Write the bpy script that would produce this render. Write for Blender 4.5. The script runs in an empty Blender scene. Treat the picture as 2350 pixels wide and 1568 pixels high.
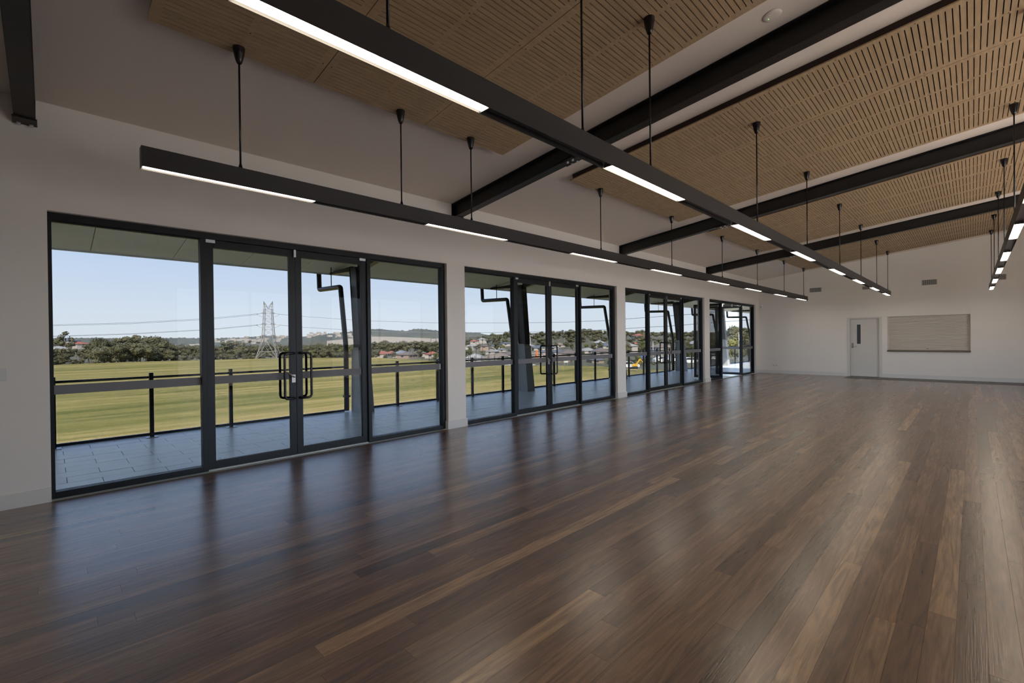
import bpy, math, random
from mathutils import Vector, Matrix
R = math.radians
SC = bpy.context.scene
COL = SC.collection
RND = random.Random(7)

# ------------------------------------------------------------------ camera
W, H, F = 2350.0, 1568.0, 1059.5
YAW, PITCH, ROLL = R(44.923), R(-0.305), R(-0.646)
CAM = Vector((6.023, 0.0, 1.45))
FW = Vector((-math.sin(YAW)*math.cos(PITCH), math.cos(YAW)*math.cos(PITCH), math.sin(PITCH)))
_r0 = Vector((math.cos(YAW), math.sin(YAW), 0)); _u0 = _r0.cross(FW)
RT = _r0*math.cos(ROLL)+_u0*math.sin(ROLL)
UP = -_r0*math.sin(ROLL)+_u0*math.cos(ROLL)
cd = bpy.data.cameras.new('camera'); cam = bpy.data.objects.new('camera', cd); COL.objects.link(cam)
cd.sensor_width = 36.0; cd.lens = F/W*36.0; cd.clip_start = 0.05; cd.clip_end = 12000
m = Matrix((RT, UP, -FW)).transposed().to_4x4(); m.translation = CAM
cam.matrix_world = m
SC.camera = cam

# ------------------------------------------------------------------ sky, sun, exposure
wd = bpy.data.worlds.new('sky'); SC.world = wd; wd.use_nodes = True
nt = wd.node_tree; N = nt.nodes; L = nt.links
bg = N['Background']
tc = N.new('ShaderNodeTexCoord'); sx = N.new('ShaderNodeSeparateXYZ'); cr = N.new('ShaderNodeValToRGB')
L.new(tc.outputs['Generated'], sx.inputs[0]); L.new(sx.outputs['Z'], cr.inputs[0])
els = [(0.0, (.66, .73, .79)), (.05, (.63, .72, .82)), (.12, (.54, .66, .83)), (.22, (.41, .57, .82)),
       (.45, (.27, .43, .76)), (1.0, (.14, .27, .60))]
e = cr.color_ramp.elements
e[0].position, e[0].color = els[0][0], (*els[0][1], 1)
e[1].position, e[1].color = els[-1][0], (*els[-1][1], 1)
for p, c in els[1:-1]:
    q = e.new(p); q.color = (*c, 1)
L.new(cr.outputs[0], bg.inputs[0]); bg.inputs[1].default_value = 4.1

sd = bpy.data.lights.new('sun', 'SUN'); sun = bpy.data.objects.new('sun', sd); COL.objects.link(sun)
sd.energy = 14.8; sd.angle = R(0.6); sd.color = (1.0, .92, .80)
sun.rotation_euler = Vector((0.80, -0.60, 1.02)).to_track_quat('Z', 'Y').to_euler()
sun.location = (40, -30, 60)

SC.view_settings.view_transform = 'Standard'; SC.view_settings.look = 'None'
SC.view_settings.exposure = 0.42; SC.view_settings.gamma = 1.0; SC.view_settings.use_curve_mapping = False
SC.cycles.use_denoising = True
SC.cycles.max_bounces = 10; SC.cycles.diffuse_bounces = 5; SC.cycles.transparent_max_bounces = 24
SC.cycles.sample_clamp_indirect = 6.0
LED = 15.0                                    # radiance of the lit diffusers

# ------------------------------------------------------------------ helpers
def ray(p):
    return (RT*((p[0]-W/2)/F) - UP*((p[1]-H/2)/F) + FW)
def on(ax, v, p):
    d = ray(p); return CAM + d*((v-CAM[ax])/d[ax])
def at(px, py, dist):                          # point on a line of sight at a horizontal distance
    d = ray((px, py)); return CAM + d*(dist/math.hypot(d.x, d.y))
def interp(tab, x):
    if x <= tab[0][0]: return tab[0][1]
    for (a, b), (c, d) in zip(tab, tab[1:]):
        if x <= c: return b+(d-b)*(x-a)/(c-a)
    return tab[-1][1]

class MB:
    def __init__(s): s.v = []; s.f = []; s.sm = []; s.mi = []; s.cur = 0
    def quad(s, a, b, c, d):
        i = len(s.v); s.v += [tuple(a), tuple(b), tuple(c), tuple(d)]; s.f.append((i, i+1, i+2, i+3)); s.sm.append(False); s.mi.append(s.cur)
    def face(s, idx, smooth=False): s.f.append(tuple(idx)); s.sm.append(smooth); s.mi.append(s.cur)
    def box(s, x0, x1, y0, y1, z0, z1):
        if x0 > x1: x0, x1 = x1, x0
        if y0 > y1: y0, y1 = y1, y0
        if z0 > z1: z0, z1 = z1, z0
        i = len(s.v)
        s.v += [(x0,y0,z0),(x1,y0,z0),(x1,y1,z0),(x0,y1,z0),(x0,y0,z1),(x1,y0,z1),(x1,y1,z1),(x0,y1,z1)]
        for q in ((0,3,2,1),(4,5,6,7),(0,1,5,4),(1,2,6,5),(2,3,7,6),(3,0,4,7)): s.face([i+k for k in q])
        return s
    def bbox(s, x0, x1, y0, y1, z0, z1, b):    # box with its edges eased on the vertical and top edges
        if min(x1-x0, y1-y0, z1-z0) <= 2*b: return s.box(x0,x1,y0,y1,z0,z1)
        def ring(x0,x1,y0,y1,z):
            return [(x0+b,y0,z),(x1-b,y0,z),(x1,y0+b,z),(x1,y1-b,z),(x1-b,y1,z),(x0+b,y1,z),(x0,y1-b,z),(x0,y0+b,z)]
        def inner(z): return [(x0+b,y0+b,z),(x1-b,y0+b,z),(x1-b,y0+b,z),(x1-b,y1-b,z),(x1-b,y1-b,z),(x0+b,y1-b,z),(x0+b,y1-b,z),(x0+b,y0+b,z)]
        i = len(s.v); s.v += ring(x0,x1,y0,y1,z0+b)+ring(x0,x1,y0,y1,z1-b)
        for k in range(8): s.face([i+k, i+(k+1)%8, i+8+(k+1)%8, i+8+k])
        j = len(s.v)
        for z in (z0, z1): s.v += [(x0+b,y0+b,z),(x1-b,y0+b,z),(x1-b,y1-b,z),(x0+b,y1-b,z)]
        mp = [0,1,1,2,2,3,3,0]
        for k in range(8):
            a, c = mp[k], mp[(k+1)%8]
            if a == c:
                s.face([i+(k+1)%8, i+k, j+a]); s.face([i+8+k, i+8+(k+1)%8, j+4+a])
            else:
                s.face([i+(k+1)%8, i+k, j+a, j+c]); s.face([i+8+k, i+8+(k+1)%8, j+4+c, j+4+a])
        s.face([j+3,j+2,j+1,j]); s.face([j+4,j+5,j+6,j+7])
        return s
    def prism(s, poly, axis, a, b):            # polygon in the two other axes, extruded along axis
        n = len(poly); i = len(s.v)
        for t in (a, b):
            for p in poly:
                q = [p[0], p[1]]; q.insert(axis, t); s.v.append(tuple(q))
        ar = sum(poly[k][0]*poly[(k+1)%n][1]-poly[(k+1)%n][0]*poly[k][1] for k in range(n))
        fl = (ar > 0) == (axis != 1)
        lo, hi = list(range(i, i+n)), list(range(i+n, i+2*n))
        s.face(lo[::-1] if fl else lo); s.face(hi if fl else hi[::-1])
        for k in range(n):
            q = [lo[k], lo[(k+1)%n], hi[(k+1)%n], hi[k]]; s.face(q if fl else q[::-1])
        return s
    def bar(s, p, q, w, h=None, up=(0,0,1)):   # rectangular bar from p to q
        h = h or w; p = Vector(p); q = Vector(q); d = (q-p).normalized(); u = Vector(up)
        if abs(d.dot(u)) > .98: u = Vector((0,1,0)) if abs(d.y) < .9 else Vector((1,0,0))
        a = d.cross(u).normalized()*w/2; b = a.cross(d).normalized()*h/2
        i = len(s.v)
        for c in (p, q): s.v += [tuple(c-a-b), tuple(c+a-b), tuple(c+a+b), tuple(c-a+b)]
        for k in ((3,2,1,0),(4,5,6,7),(0,1,5,4),(1,2,6,5),(2,3,7,6),(3,0,4,7)): s.face([i+x for x in k])
        return s
    def tube(s, pts, r, n=10, cap=True):
        pts = [Vector(p) for p in pts]; rr = r if isinstance(r, (list, tuple)) else [r]*len(pts)
        rings = []; prev = None
        for k, p in enumerate(pts):
            d = (pts[min(k+1, len(pts)-1)]-pts[max(k-1, 0)]).normalized()
            if prev is None:
                a = Vector((0,0,1)) if abs(d.z) < .9 else Vector((1,0,0)); prev = (a-d*a.dot(d)).normalized()
            else: prev = (prev-d*prev.dot(d)).normalized()
            b = d.cross(prev); i = len(s.v)
            for j in range(n):
                t = 2*math.pi*j/n; s.v.append(tuple(p+(prev*math.cos(t)+b*math.sin(t))*rr[k]))
            rings.append(i)
        for i, j in zip(rings, rings[1:]):
            for k in range(n): s.face([i+k, i+(k+1)%n, j+(k+1)%n, j+k], True)
        if cap:
            s.face([rings[0]+k for k in range(n)][::-1]); s.face([rings[-1]+k for k in range(n)])
        return s
    def lathe(s, c, prof, n=16):               # prof: (radius, z)
        rings = []
        for r, z in prof:
            i = len(s.v); rings.append(i)
            for j in range(n):
                t = 2*math.pi*j/n; s.v.append((c[0]+r*math.cos(t), c[1]+r*math.sin(t), c[2]+z))
        up = prof[-1][1] > prof[0][1]
        for i, j in zip(rings, rings[1:]):
            for k in range(n):
                q = [i+k, i+(k+1)%n, j+(k+1)%n, j+k]; s.face(q if up else q[::-1], True)
        a, b = [rings[0]+k for k in range(n)], [rings[-1]+k for k in range(n)]
        s.face(a[::-1] if up else a); s.face(b if up else b[::-1])
        return s
    def mesh(s, name, mats):
        me = bpy.data.meshes.new(name); me.from_pydata(s.v, [], s.f)
        for mm in (mats if isinstance(mats, (list, tuple)) else [mats]): me.materials.append(mm)
        me.polygons.foreach_set('use_smooth', s.sm); me.polygons.foreach_set('material_index', s.mi)
        me.update(); return me
    def build(s, name, mats, parent=None):
        return link(name, s.mesh(name, mats), parent)

def link(name, me, parent=None, loc=None, rz=None):
    o = bpy.data.objects.new(name, me); COL.objects.link(o)
    if parent is not None: o.parent = parent
    if loc is not None: o.location = loc
    if rz is not None: o.rotation_euler = (0, 0, rz)
    return o
def tag(o, label=None, cat=None, group=None, kind=None):
    if label: o['label'] = label
    if cat: o['category'] = cat
    if group: o['group'] = group
    if kind: o['kind'] = kind
    return o
def thing(name, label, cat, loc=(0,0,0), group=None, kind=None, rz=0.0):
    o = bpy.data.objects.new(name, None); COL.objects.link(o); o.location = loc; o.rotation_euler = (0,0,rz)
    o.empty_display_size = .1
    return tag(o, label, cat, group, kind)
ORD = ('first second third fourth fifth sixth seventh eighth ninth tenth eleventh twelfth thirteenth fourteenth fifteenth sixteenth '
       'seventeenth eighteenth nineteenth twentieth').split()
TENS = {2: 'twenty', 3: 'thirty', 4: 'forty', 5: 'fifty', 6: 'sixty'}
def nth(k):
    if k < 20: return ORD[k]
    t, u = divmod(k+1, 10)
    return (TENS[t][:-1]+'ieth') if u == 0 else TENS[t]+'-'+ORD[u-1]

# ------------------------------------------------------------------ materials
def mat(name, col, rough=.5, metal=0.0, spec=.5, noise=0, nscale=(1,1,1), bump=0.0, bscale=60.0, col2=None):
    mm = bpy.data.materials.new(name); mm.use_nodes = True
    t = mm.node_tree; b = t.nodes['Principled BSDF']
    b.inputs['Base Color'].default_value = (*col, 1); b.inputs['Roughness'].default_value = rough
    b.inputs['Metallic'].default_value = metal; b.inputs['Specular IOR Level'].default_value = spec
    if noise or bump:
        g = t.nodes.new('ShaderNodeNewGeometry'); mp = t.nodes.new('ShaderNodeMapping')
        mp.inputs['Scale'].default_value = nscale; t.links.new(g.outputs['Position'], mp.inputs[0])
    if noise:
        n = t.nodes.new('ShaderNodeTexNoise'); n.inputs['Scale'].default_value = noise; n.inputs['Detail'].default_value = 6
        t.links.new(mp.outputs[0], n.inputs['Vector'])
        r = t.nodes.new('ShaderNodeValToRGB'); r.color_ramp.elements[0].position = .3; r.color_ramp.elements[1].position = .7
        r.color_ramp.elements[0].color = (*col, 1); r.color_ramp.elements[1].color = (*(col2 or col), 1)
        t.links.new(n.outputs['Fac'], r.inputs[0]); t.links.new(r.outputs[0], b.inputs['Base Color'])
    if bump:
        n2 = t.nodes.new('ShaderNodeTexNoise'); n2.inputs['Scale'].default_value = bscale
        t.links.new(mp.outputs[0], n2.inputs['Vector'])
        bp = t.nodes.new('ShaderNodeBump'); bp.inputs['Strength'].default_value = bump; bp.inputs['Distance'].default_value = .01
        t.links.new(n2.outputs['Fac'], bp.inputs['Height']); t.links.new(bp.outputs[0], b.inputs['Normal'])
    return mm
def glassmat(name, tint=(1,1,1), refl=1.0, rough=0.0):
    mm = bpy.data.materials.new(name); mm.use_nodes = True; t = mm.node_tree
    for n in list(t.nodes): t.nodes.remove(n)
    o = t.nodes.new('ShaderNodeOutputMaterial'); mix = t.nodes.new('ShaderNodeMixShader')
    tr = t.nodes.new('ShaderNodeBsdfTransparent'); gl = t.nodes.new('ShaderNodeBsdfGlossy'); lw = t.nodes.new('ShaderNodeLayerWeight'); lw.inputs[0].default_value = .5
    fr = t.nodes.new('ShaderNodeMath'); fr.operation = 'POWER'; fr.inputs[1].default_value = 5.0; t.links.new(lw.outputs['Facing'], fr.inputs[0])
    sk = t.nodes.new('ShaderNodeMath'); sk.operation = 'MULTIPLY_ADD'; sk.inputs[1].default_value = .96; sk.inputs[2].default_value = .04; t.links.new(fr.outputs[0], sk.inputs[0]); fr = sk
    tr.inputs[0].default_value = (*tint, 1); gl.inputs['Roughness'].default_value = rough
    ml = t.nodes.new('ShaderNodeMath'); ml.operation = 'MULTIPLY'; ml.inputs[1].default_value = refl
    t.links.new(fr.outputs[0], ml.inputs[0]); t.links.new(ml.outputs[0], mix.inputs[0])
    t.links.new(tr.outputs[0], mix.inputs[1]); t.links.new(gl.outputs[0], mix.inputs[2]); t.links.new(mix.outputs[0], o.inputs[0])
    return mm
def emat(name, col, s):
    mm = bpy.data.materials.new(name); mm.use_nodes = True; t = mm.node_tree
    for n in list(t.nodes): t.nodes.remove(n)
    o = t.nodes.new('ShaderNodeOutputMaterial'); em = t.nodes.new('ShaderNodeEmission')
    em.inputs[0].default_value = (*col, 1); em.inputs[1].default_value = s
    t.links.new(em.outputs[0], o.inputs[0]); return mm

M = {}
M['wall'] = mat('wall_paint', (.82, .79, .74), .6)
M['ceil'] = mat('ceiling_paint', (.78, .71, .63), .8)
M['skirt'] = mat('skirting_gloss', (.72, .71, .68), .35)
M['frame'] = mat('dark_aluminium', (.011, .0135, .017), .42, 0, .3)
M['steel'] = mat('charcoal_steel', (.012, .0115, .011), .38, 0, .45)
M['housing'] = mat('charcoal_powdercoat', (.021, .0205, .021), .45)
M['gapcover'] = mat('charcoal_cover', (.085, .088, .10), .35)
M['rod'] = mat('black_rod', (.012, .012, .013), .25)
M['backing'] = mat('dark_stained_batten', (.022, .009, .006), .7)
M['void'] = mat('black_felt', (.008, .006, .005), .95)
M['screw'] = mat('black_screw', (.01, .01, .01), .5)
M['led'] = emat('led_diffuser', (1.0, .85, .66), LED)
M['glass'] = glassmat('dimming_glass', (.435, .435, .435), .2)  # grey tint added to dim the outside view against the interior
M['glass_d'] = glassmat('pale_dimming_glass', (.55, .55, .55), .2)  # weaker dimming tint for the open leaves, seen through other panes
M['glass_c'] = glassmat('clear_glass', (.97, .97, .97), .35)
M['balglass'] = glassmat('balustrade_glass', (.98, .99, .98), .6)
M['decal'] = mat('grey_safety_film', (.20, .20, .215), .6, spec=.2)
M['decal_l'] = mat('pale_film_end', (.55, .57, .60), .5)
M['chrome'] = mat('satin_chrome', (.38, .36, .33), .42, 1)
M['galv'] = mat('galvanised', (.62, .64, .66), .4, .6)
M['white'] = mat('white_plastic', (.72, .72, .70), .4)
M['doorpaint'] = mat('white_door_paint', (.66, .645, .61), .45)
M['shutter'] = mat('cream_shutter', (.60, .56, .50), .5)
M['stainless'] = mat('stainless_counter', (.30, .27, .23), .3, .9)
M['grille'] = mat('grey_grille', (.36, .36, .34), .5)
M['dark'] = mat('dark_void', (.01, .01, .01), .9)
M['greyfloor'] = mat('grey_vinyl', (.115, .115, .11), .5)
M['doorglass'] = mat('dark_vision_glass', (.07, .085, .095), .15)
M['tile'] = None
M['grout'] = mat('dark_grout', (.07, .075, .08), .95)
M['soffit'] = mat('cream_soffit', (.86, .84, .80), .7)
M['joint'] = mat('soffit_joint', (.12, .11, .10), .9)
M['concrete'] = mat('pale_concrete', (.36, .37, .37), .8, noise=3, col2=(.45, .46, .46))
M['orange'] = mat('orange_pad', (.75, .20, .03), .6)
M['yellow'] = mat('yellow_paint', (.80, .45, .04), .5)
M['carwhite'] = mat('white_car_paint', (.80, .80, .80), .3)
M['tyre'] = mat('tyre', (.015, .015, .015), .8)
M['carglass'] = mat('car_glass', (.03, .035, .04), .1)
M['blue'] = mat('blue_tarp', (.06, .16, .55), .6)
M['pylon'] = mat('pylon_steel', (.30, .285, .26), .6)
M['wire'] = mat('power_wire', (.30, .33, .37), .6)
M['pole'] = mat('pale_pole', (.60, .60, .60), .5)
M['bark'] = mat('pale_bark', (.30, .26, .21), .8, noise=1.2, col2=(.42, .38, .32))
M['path'] = mat('pale_path', (.66, .58, .48), .9)
M['bare'] = mat('bare_earth', (.47, .38, .29), .9, noise=.02, col2=(.42, .36, .24))
for nm, c in dict(red=(.36,.13,.08), brown=(.17,.135,.11), grey=(.24,.25,.26), pale=(.36,.345,.31), slate=(.13,.145,.165), tan=(.26,.205,.15)).items():
    M['roof_'+nm] = mat('roof_'+nm, c, .7)
M['hwall'] = mat('house_wall', (.50, .45, .39), .8)
M['hwall2'] = mat('house_brick', (.40, .29, .22), .8)
M['hwin'] = mat('house_window', (.05, .06, .07), .2)

def wood_panel():
    mm = mat('plywood', (.2,.15,.1), .55, spec=.25); t = mm.node_tree; b = t.nodes['Principled BSDF']
    g = t.nodes.new('ShaderNodeNewGeometry'); mp = t.nodes.new('ShaderNodeMapping'); mp.inputs['Scale'].default_value = (9, .9, 9)
    n = t.nodes.new('ShaderNodeTexNoise'); n.inputs['Scale'].default_value = 4; n.inputs['Detail'].default_value = 8; n.inputs['Roughness'].default_value = .65
    r = t.nodes.new('ShaderNodeValToRGB'); r.color_ramp.elements[0].position = .32; r.color_ramp.elements[1].position = .68
    r.color_ramp.elements[0].color = (.365, .265, .155, 1); r.color_ramp.elements[1].color = (.465, .345, .21, 1)
    t.links.new(g.outputs['Position'], mp.inputs[0]); t.links.new(mp.outputs[0], n.inputs['Vector'])
    t.links.new(n.outputs['Fac'], r.inputs[0]); t.links.new(r.outputs[0], b.inputs['Base Color'])
    return mm
M['ply'] = wood_panel()

def floor_mat():
    mm = mat('hardwood', (.1,.07,.05), .3); t = mm.node_tree; b = t.nodes['Principled BSDF']; lk = t.links
    at_ = t.nodes.new('ShaderNodeAttribute'); at_.attribute_name = 'tone'
    g = t.nodes.new('ShaderNodeNewGeometry')
    off = t.nodes.new('ShaderNodeVectorMath'); off.operation = 'MULTIPLY_ADD'
    cmb = t.nodes.new('ShaderNodeCombineXYZ')
    for k in range(3): lk.new(at_.outputs['Fac'], cmb.inputs[k])
    lk.new(cmb.outputs[0], off.inputs[0]); off.inputs[1].default_value = (37, 91, 53); lk.new(g.outputs['Position'], off.inputs[2])
    mp = t.nodes.new('ShaderNodeMapping'); mp.inputs['Scale'].default_value = (13, .85, 1); lk.new(off.outputs[0], mp.inputs[0])
    n1 = t.nodes.new('ShaderNodeTexNoise'); n1.inputs['Scale'].default_value = 1.3; n1.inputs['Detail'].default_value = 7; n1.inputs['Roughness'].default_value = .62; n1.inputs['Distortion'].default_value = 2.2
    lk.new(mp.outputs[0], n1.inputs['Vector'])
    mp2 = t.nodes.new('ShaderNodeMapping'); mp2.inputs['Scale'].default_value = (90, 2.2, 1); lk.new(off.outputs[0], mp2.inputs[0])
    n2 = t.nodes.new('ShaderNodeTexNoise'); n2.inputs['Scale'].default_value = 2; n2.inputs['Detail'].default_value = 4; lk.new(mp2.outputs[0], n2.inputs['Vector'])
    rt = t.nodes.new('ShaderNodeValToRGB')             # board tone
    cols = [(0, (.050,.022,.012)), (.25, (.094,.044,.024)), (.5, (.138,.072,.039)), (.78, (.190,.107,.057)), (1, (.30,.185,.095))]
    ee = rt.color_ramp.elements; ee[0].position = 0; ee[0].color = (*cols[0][1], 1); ee[1].position = 1; ee[1].color = (*cols[-1][1], 1)
    for p, c in cols[1:-1]: q = ee.new(p); q.color = (*c, 1)
    lk.new(at_.outputs['Fac'], rt.inputs[0])
    rg = t.nodes.new('ShaderNodeValToRGB'); rg.color_ramp.elements[0].position = .33; rg.color_ramp.elements[1].position = .70
    rg.color_ramp.elements[0].color = (.50,.46,.44,1); rg.color_ramp.elements[1].color = (1.55,1.50,1.40,1); lk.new(n1.outputs['Fac'], rg.inputs[0])
    rg2 = t.nodes.new('ShaderNodeValToRGB'); rg2.color_ramp.elements[0].position = .35; rg2.color_ramp.elements[1].position = .65
    rg2.color_ramp.elements[0].color = (.86,.85,.84,1); rg2.color_ramp.elements[1].color = (1.08,1.08,1.08,1); lk.new(n2.outputs['Fac'], rg2.inputs[0])
    m1 = t.nodes.new('ShaderNodeMix'); m1.data_type = 'RGBA'; m1.blend_type = 'MULTIPLY'; m1.inputs[0].default_value = 1
    m2 = t.nodes.new('ShaderNodeMix'); m2.data_type = 'RGBA'; m2.blend_type = 'MULTIPLY'; m2.inputs[0].default_value = 1
    lk.new(rt.outputs[0], m1.inputs[6]); lk.new(rg.outputs[0], m1.inputs[7]); lk.new(m1.outputs[2], m2.inputs[6]); lk.new(rg2.outputs[0], m2.inputs[7])
    lk.new(m2.outputs[2], b.inputs['Base Color'])
    b.inputs['Roughness'].default_value = .45; b.inputs['IOR'].default_value = 1.35; b.inputs['Specular IOR Level'].default_value = .35
    b.inputs['Coat Weight'].default_value = 1.0; b.inputs['Coat Roughness'].default_value = .25; b.inputs['Coat IOR'].default_value = 2.0
    bp = t.nodes.new('ShaderNodeBump'); bp.inputs['Strength'].default_value = .12; bp.inputs['Distance'].default_value = .004
    lk.new(n2.outputs['Fac'], bp.inputs['Height']); lk.new(bp.outputs[0], b.inputs['Normal']); lk.new(bp.outputs[0], b.inputs['Coat Normal'])
    return mm
M['floor'] = floor_mat()
M['tile'] = mat('grey_stone_tile', (.64, .68, .71), .32, spec=1.0, noise=2.2, nscale=(1.6, .5, 1), col2=(.76, .79, .81))

def grass_mat():
    mm = mat('mown_grass', (.3,.3,.1), .9, spec=.1); t = mm.node_tree; b = t.nodes['Principled BSDF']; lk = t.links
    g = t.nodes.new('ShaderNodeNewGeometry'); mp = t.nodes.new('ShaderNodeMapping')
    mp.inputs['Rotation'].default_value = (0, 0, R(12)); mp.inputs['Scale'].default_value = (.16, .010, 1); lk.new(g.outputs['Position'], mp.inputs[0])
    n = t.nodes.new('ShaderNodeTexNoise'); n.inputs['Scale'].default_value = 1.1; n.inputs['Detail'].default_value = 10; n.inputs['Roughness'].default_value = .80; lk.new(mp.outputs[0], n.inputs['Vector'])
    r = t.nodes.new('ShaderNodeValToRGB'); e = r.color_ramp.elements
    e[0].position = .38; e[0].color = (.150, .150, .036, 1); e[1].position = .62; e[1].color = (.47, .35, .135, 1)
    q = e.new(.49); q.color = (.265, .225, .066, 1)
    lk.new(n.outputs['Fac'], r.inputs[0]); lk.new(r.outputs[0], b.inputs['Base Color']); return mm
M['grass'] = grass_mat()
def leaf_mat(name, a, bcol, c):
    mm = mat(name, a, .8, spec=.15); t = mm.node_tree; b = t.nodes['Principled BSDF']; lk = t.links
    g = t.nodes.new('ShaderNodeNewGeometry'); n = t.nodes.new('ShaderNodeTexNoise'); n.inputs['Scale'].default_value = .9; n.inputs['Detail'].default_value = 4
    lk.new(g.outputs['Position'], n.inputs['Vector'])
    oi = t.nodes.new('ShaderNodeObjectInfo'); ad = t.nodes.new('ShaderNodeMath'); ad.operation = 'MULTIPLY_ADD'; ad.inputs[1].default_value = .35
    lk.new(oi.outputs['Random'], ad.inputs[0]); lk.new(n.outputs['Fac'], ad.inputs[2])
    r = t.nodes.new('ShaderNodeValToRGB'); e = r.color_ramp.elements
    e[0].position = .38; e[0].color = (*a, 1); e[1].position = .95; e[1].color = (*c, 1); q = e.new(.66); q.color = (*bcol, 1)
    lk.new(ad.outputs[0], r.inputs[0]); lk.new(r.outputs[0], b.inputs['Base Color']); return mm
M['leaf'] = leaf_mat('gum_leaves', (.085,.085,.045), (.135,.130,.070), (.19,.175,.105))
M['leaf2'] = leaf_mat('green_leaves', (.09,.10,.040), (.15,.155,.055), (.25,.235,.085))
M['scrub'] = mat('scrub_ground', (.075, .075, .038), .9, noise=.08, col2=(.16, .145, .075))
M['forest'] = mat('far_forest', (.085, .092, .075), .9, noise=.012, col2=(.155, .155, .105))

# ------------------------------------------------------------------ room shell
YE, YB, XR = 20.0, -4.5, 10.2
SL, ZC = .117, 3.67
zc = lambda x: ZC+SL*x
OPEN = [(0.0, 4.56), (4.93, 9.61), (9.99, 14.71), (15.11, 19.60)]
HEAD = 2.685

fl = MB().box(0, XR, YB, YE, -.25, -.021).build('floor', M['dark'])
tag(fl, 'brown hardwood board floor running the length of the hall', 'floor', kind='structure')
def set_tone(me, vals):
    a = me.attributes.new('tone', 'FLOAT', 'POINT'); a.data.foreach_set('value', vals)
BW = .108
boards = []
for i in range(int(XR/BW)):
    x0 = .02+i*BW; y = YB-RND.uniform(0, 2.5)
    while y < YE:
        ln = RND.uniform(1.1, 4.6); y1 = min(y+ln, YE-.005)
        t = min(1, max(0, RND.gauss(.47, .23)))
        if y1-max(y, YB) > .05: boards.append((x0, max(y, YB), y1, t))
        y += ln
# the boards that show largest become parts
def score(b):
    x, y0, y1, _ = b
    yc = min(max(y0, (6.3-x)*.9-1.0), y1)
    ang = math.degrees(math.atan2(6.02-x, yc))
    if y1 < -.3 or x > 7.3 or x-6.02 > .06*y1+.12: return 99
    return math.hypot(x-6.02, yc)
boards.sort(key=score)
rest = MB(); tones = []
def board_geo(mb, b):
    x, y0, y1, t = b; mb.box(x+.0004, x+BW-.0004, y0+.0005, y1-.0005, -.02, 0.0)
for k, b in enumerate(boards):
    if k < 290 and score(b) < 90:
        mb = MB(); board_geo(mb, b); me = mb.mesh('plank', M['floor']); set_tone(me, [b[3]]*len(me.vertices)); link('plank', me, fl)
    else:
        n0 = len(rest.v); board_geo(rest, b); tones += [b[3]]*(len(rest.v)-n0)
me = rest.mesh('planks', M['floor']); set_tone(me, tones); o = link('planks', me, fl); o['kind'] = 'stuff'
tag(MB().box(2.92, XR, 18.95, YE, 0.0, .004).build('trim_1', M['greyfloor']), 'dark grey vinyl floor strip in front of the kitchen hatch wall', 'floor trim', kind='structure')

w = MB()                                           # the glazed wall on the left
segs = [YB-.2]+[v for o_ in OPEN for v in o_]+[YE+.2]
for k in range(0, len(segs), 2): w.box(-.22, 0, segs[k], segs[k+1], -.02, HEAD)
w.prism([(-.22, HEAD), (0, HEAD), (0, zc(0)+.02), (-.22, zc(-.22)+.02)], 1, YB-.2, YE+.2)
tag(w.build('wall_left', M['wall']), 'long white wall with four glazed openings onto the deck', 'wall', kind='structure')
DX0, DX1, DZ = on(1, YE, (1947.5,731)).x, on(1, YE, (2019.5,731)).x, on(1, YE, (2000,730.8)).z
SX0, SX1, SZ0, SZ1 = on(1, YE, (2035.9,726)).x, on(1, YE, (2227,721)).x, on(1, YE, (2130,808)).z, on(1, YE, (2130,723.7)).z
w = MB()
def endpiece(x0, x1, z0, z1=None):
    w.prism([(x0, z0), (x1, z0), (x1, z1 if z1 else zc(x1)+.02), (x0, z1 if z1 else zc(x0)+.02)], 1, YE, YE+.22)
endpiece(-.2, DX0, -.02); endpiece(DX0, DX1, DZ); endpiece(DX1, SX0, -.02); endpiece(SX0, SX1, -.02, SZ0)
endpiece(SX0, SX1, SZ1); endpiece(SX1, XR+.2, -.02)
tag(w.build('wall_back', M['wall']), 'white end wall with a door, roller shutter hatch and vents', 'wall', kind='structure')
GH = 3.3                                           # head of the fill-light windows added in the unseen wall
FO = []
w = MB(); sg = [-.2]+[v for o_ in FO for v in o_]+[XR+.2]
for k in range(0, len(sg), 2): w.box(sg[k], sg[k+1], YB-.2, YB, -.02, GH)
w.prism([(-.2, GH), (XR+.2, GH), (XR+.2, zc(XR)+.1), (-.2, zc(0)+.02)], 1, YB-.2, YB)
tag(w.build('wall_front', M['wall']), 'plain white wall behind the viewpoint', 'wall', kind='structure')
w = MB(); RO = [(2.6, 6.6), (7.2, 11.2), (11.8, 15.4)]  # window openings added in this unseen wall to let in fill light
sg = [YB-.2]+[v for o_ in RO for v in o_]+[YE+.2]
for k in range(0, len(sg), 2): w.box(XR, XR+.2, sg[k], sg[k+1], -.02, GH)
w.box(XR, XR+.2, YB-.2, YE+.2, GH, zc(XR)+.05)
tag(w.build('wall_right', M['wall']), 'white wall opposite the deck with window openings added for fill light', 'wall', kind='structure')
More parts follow.
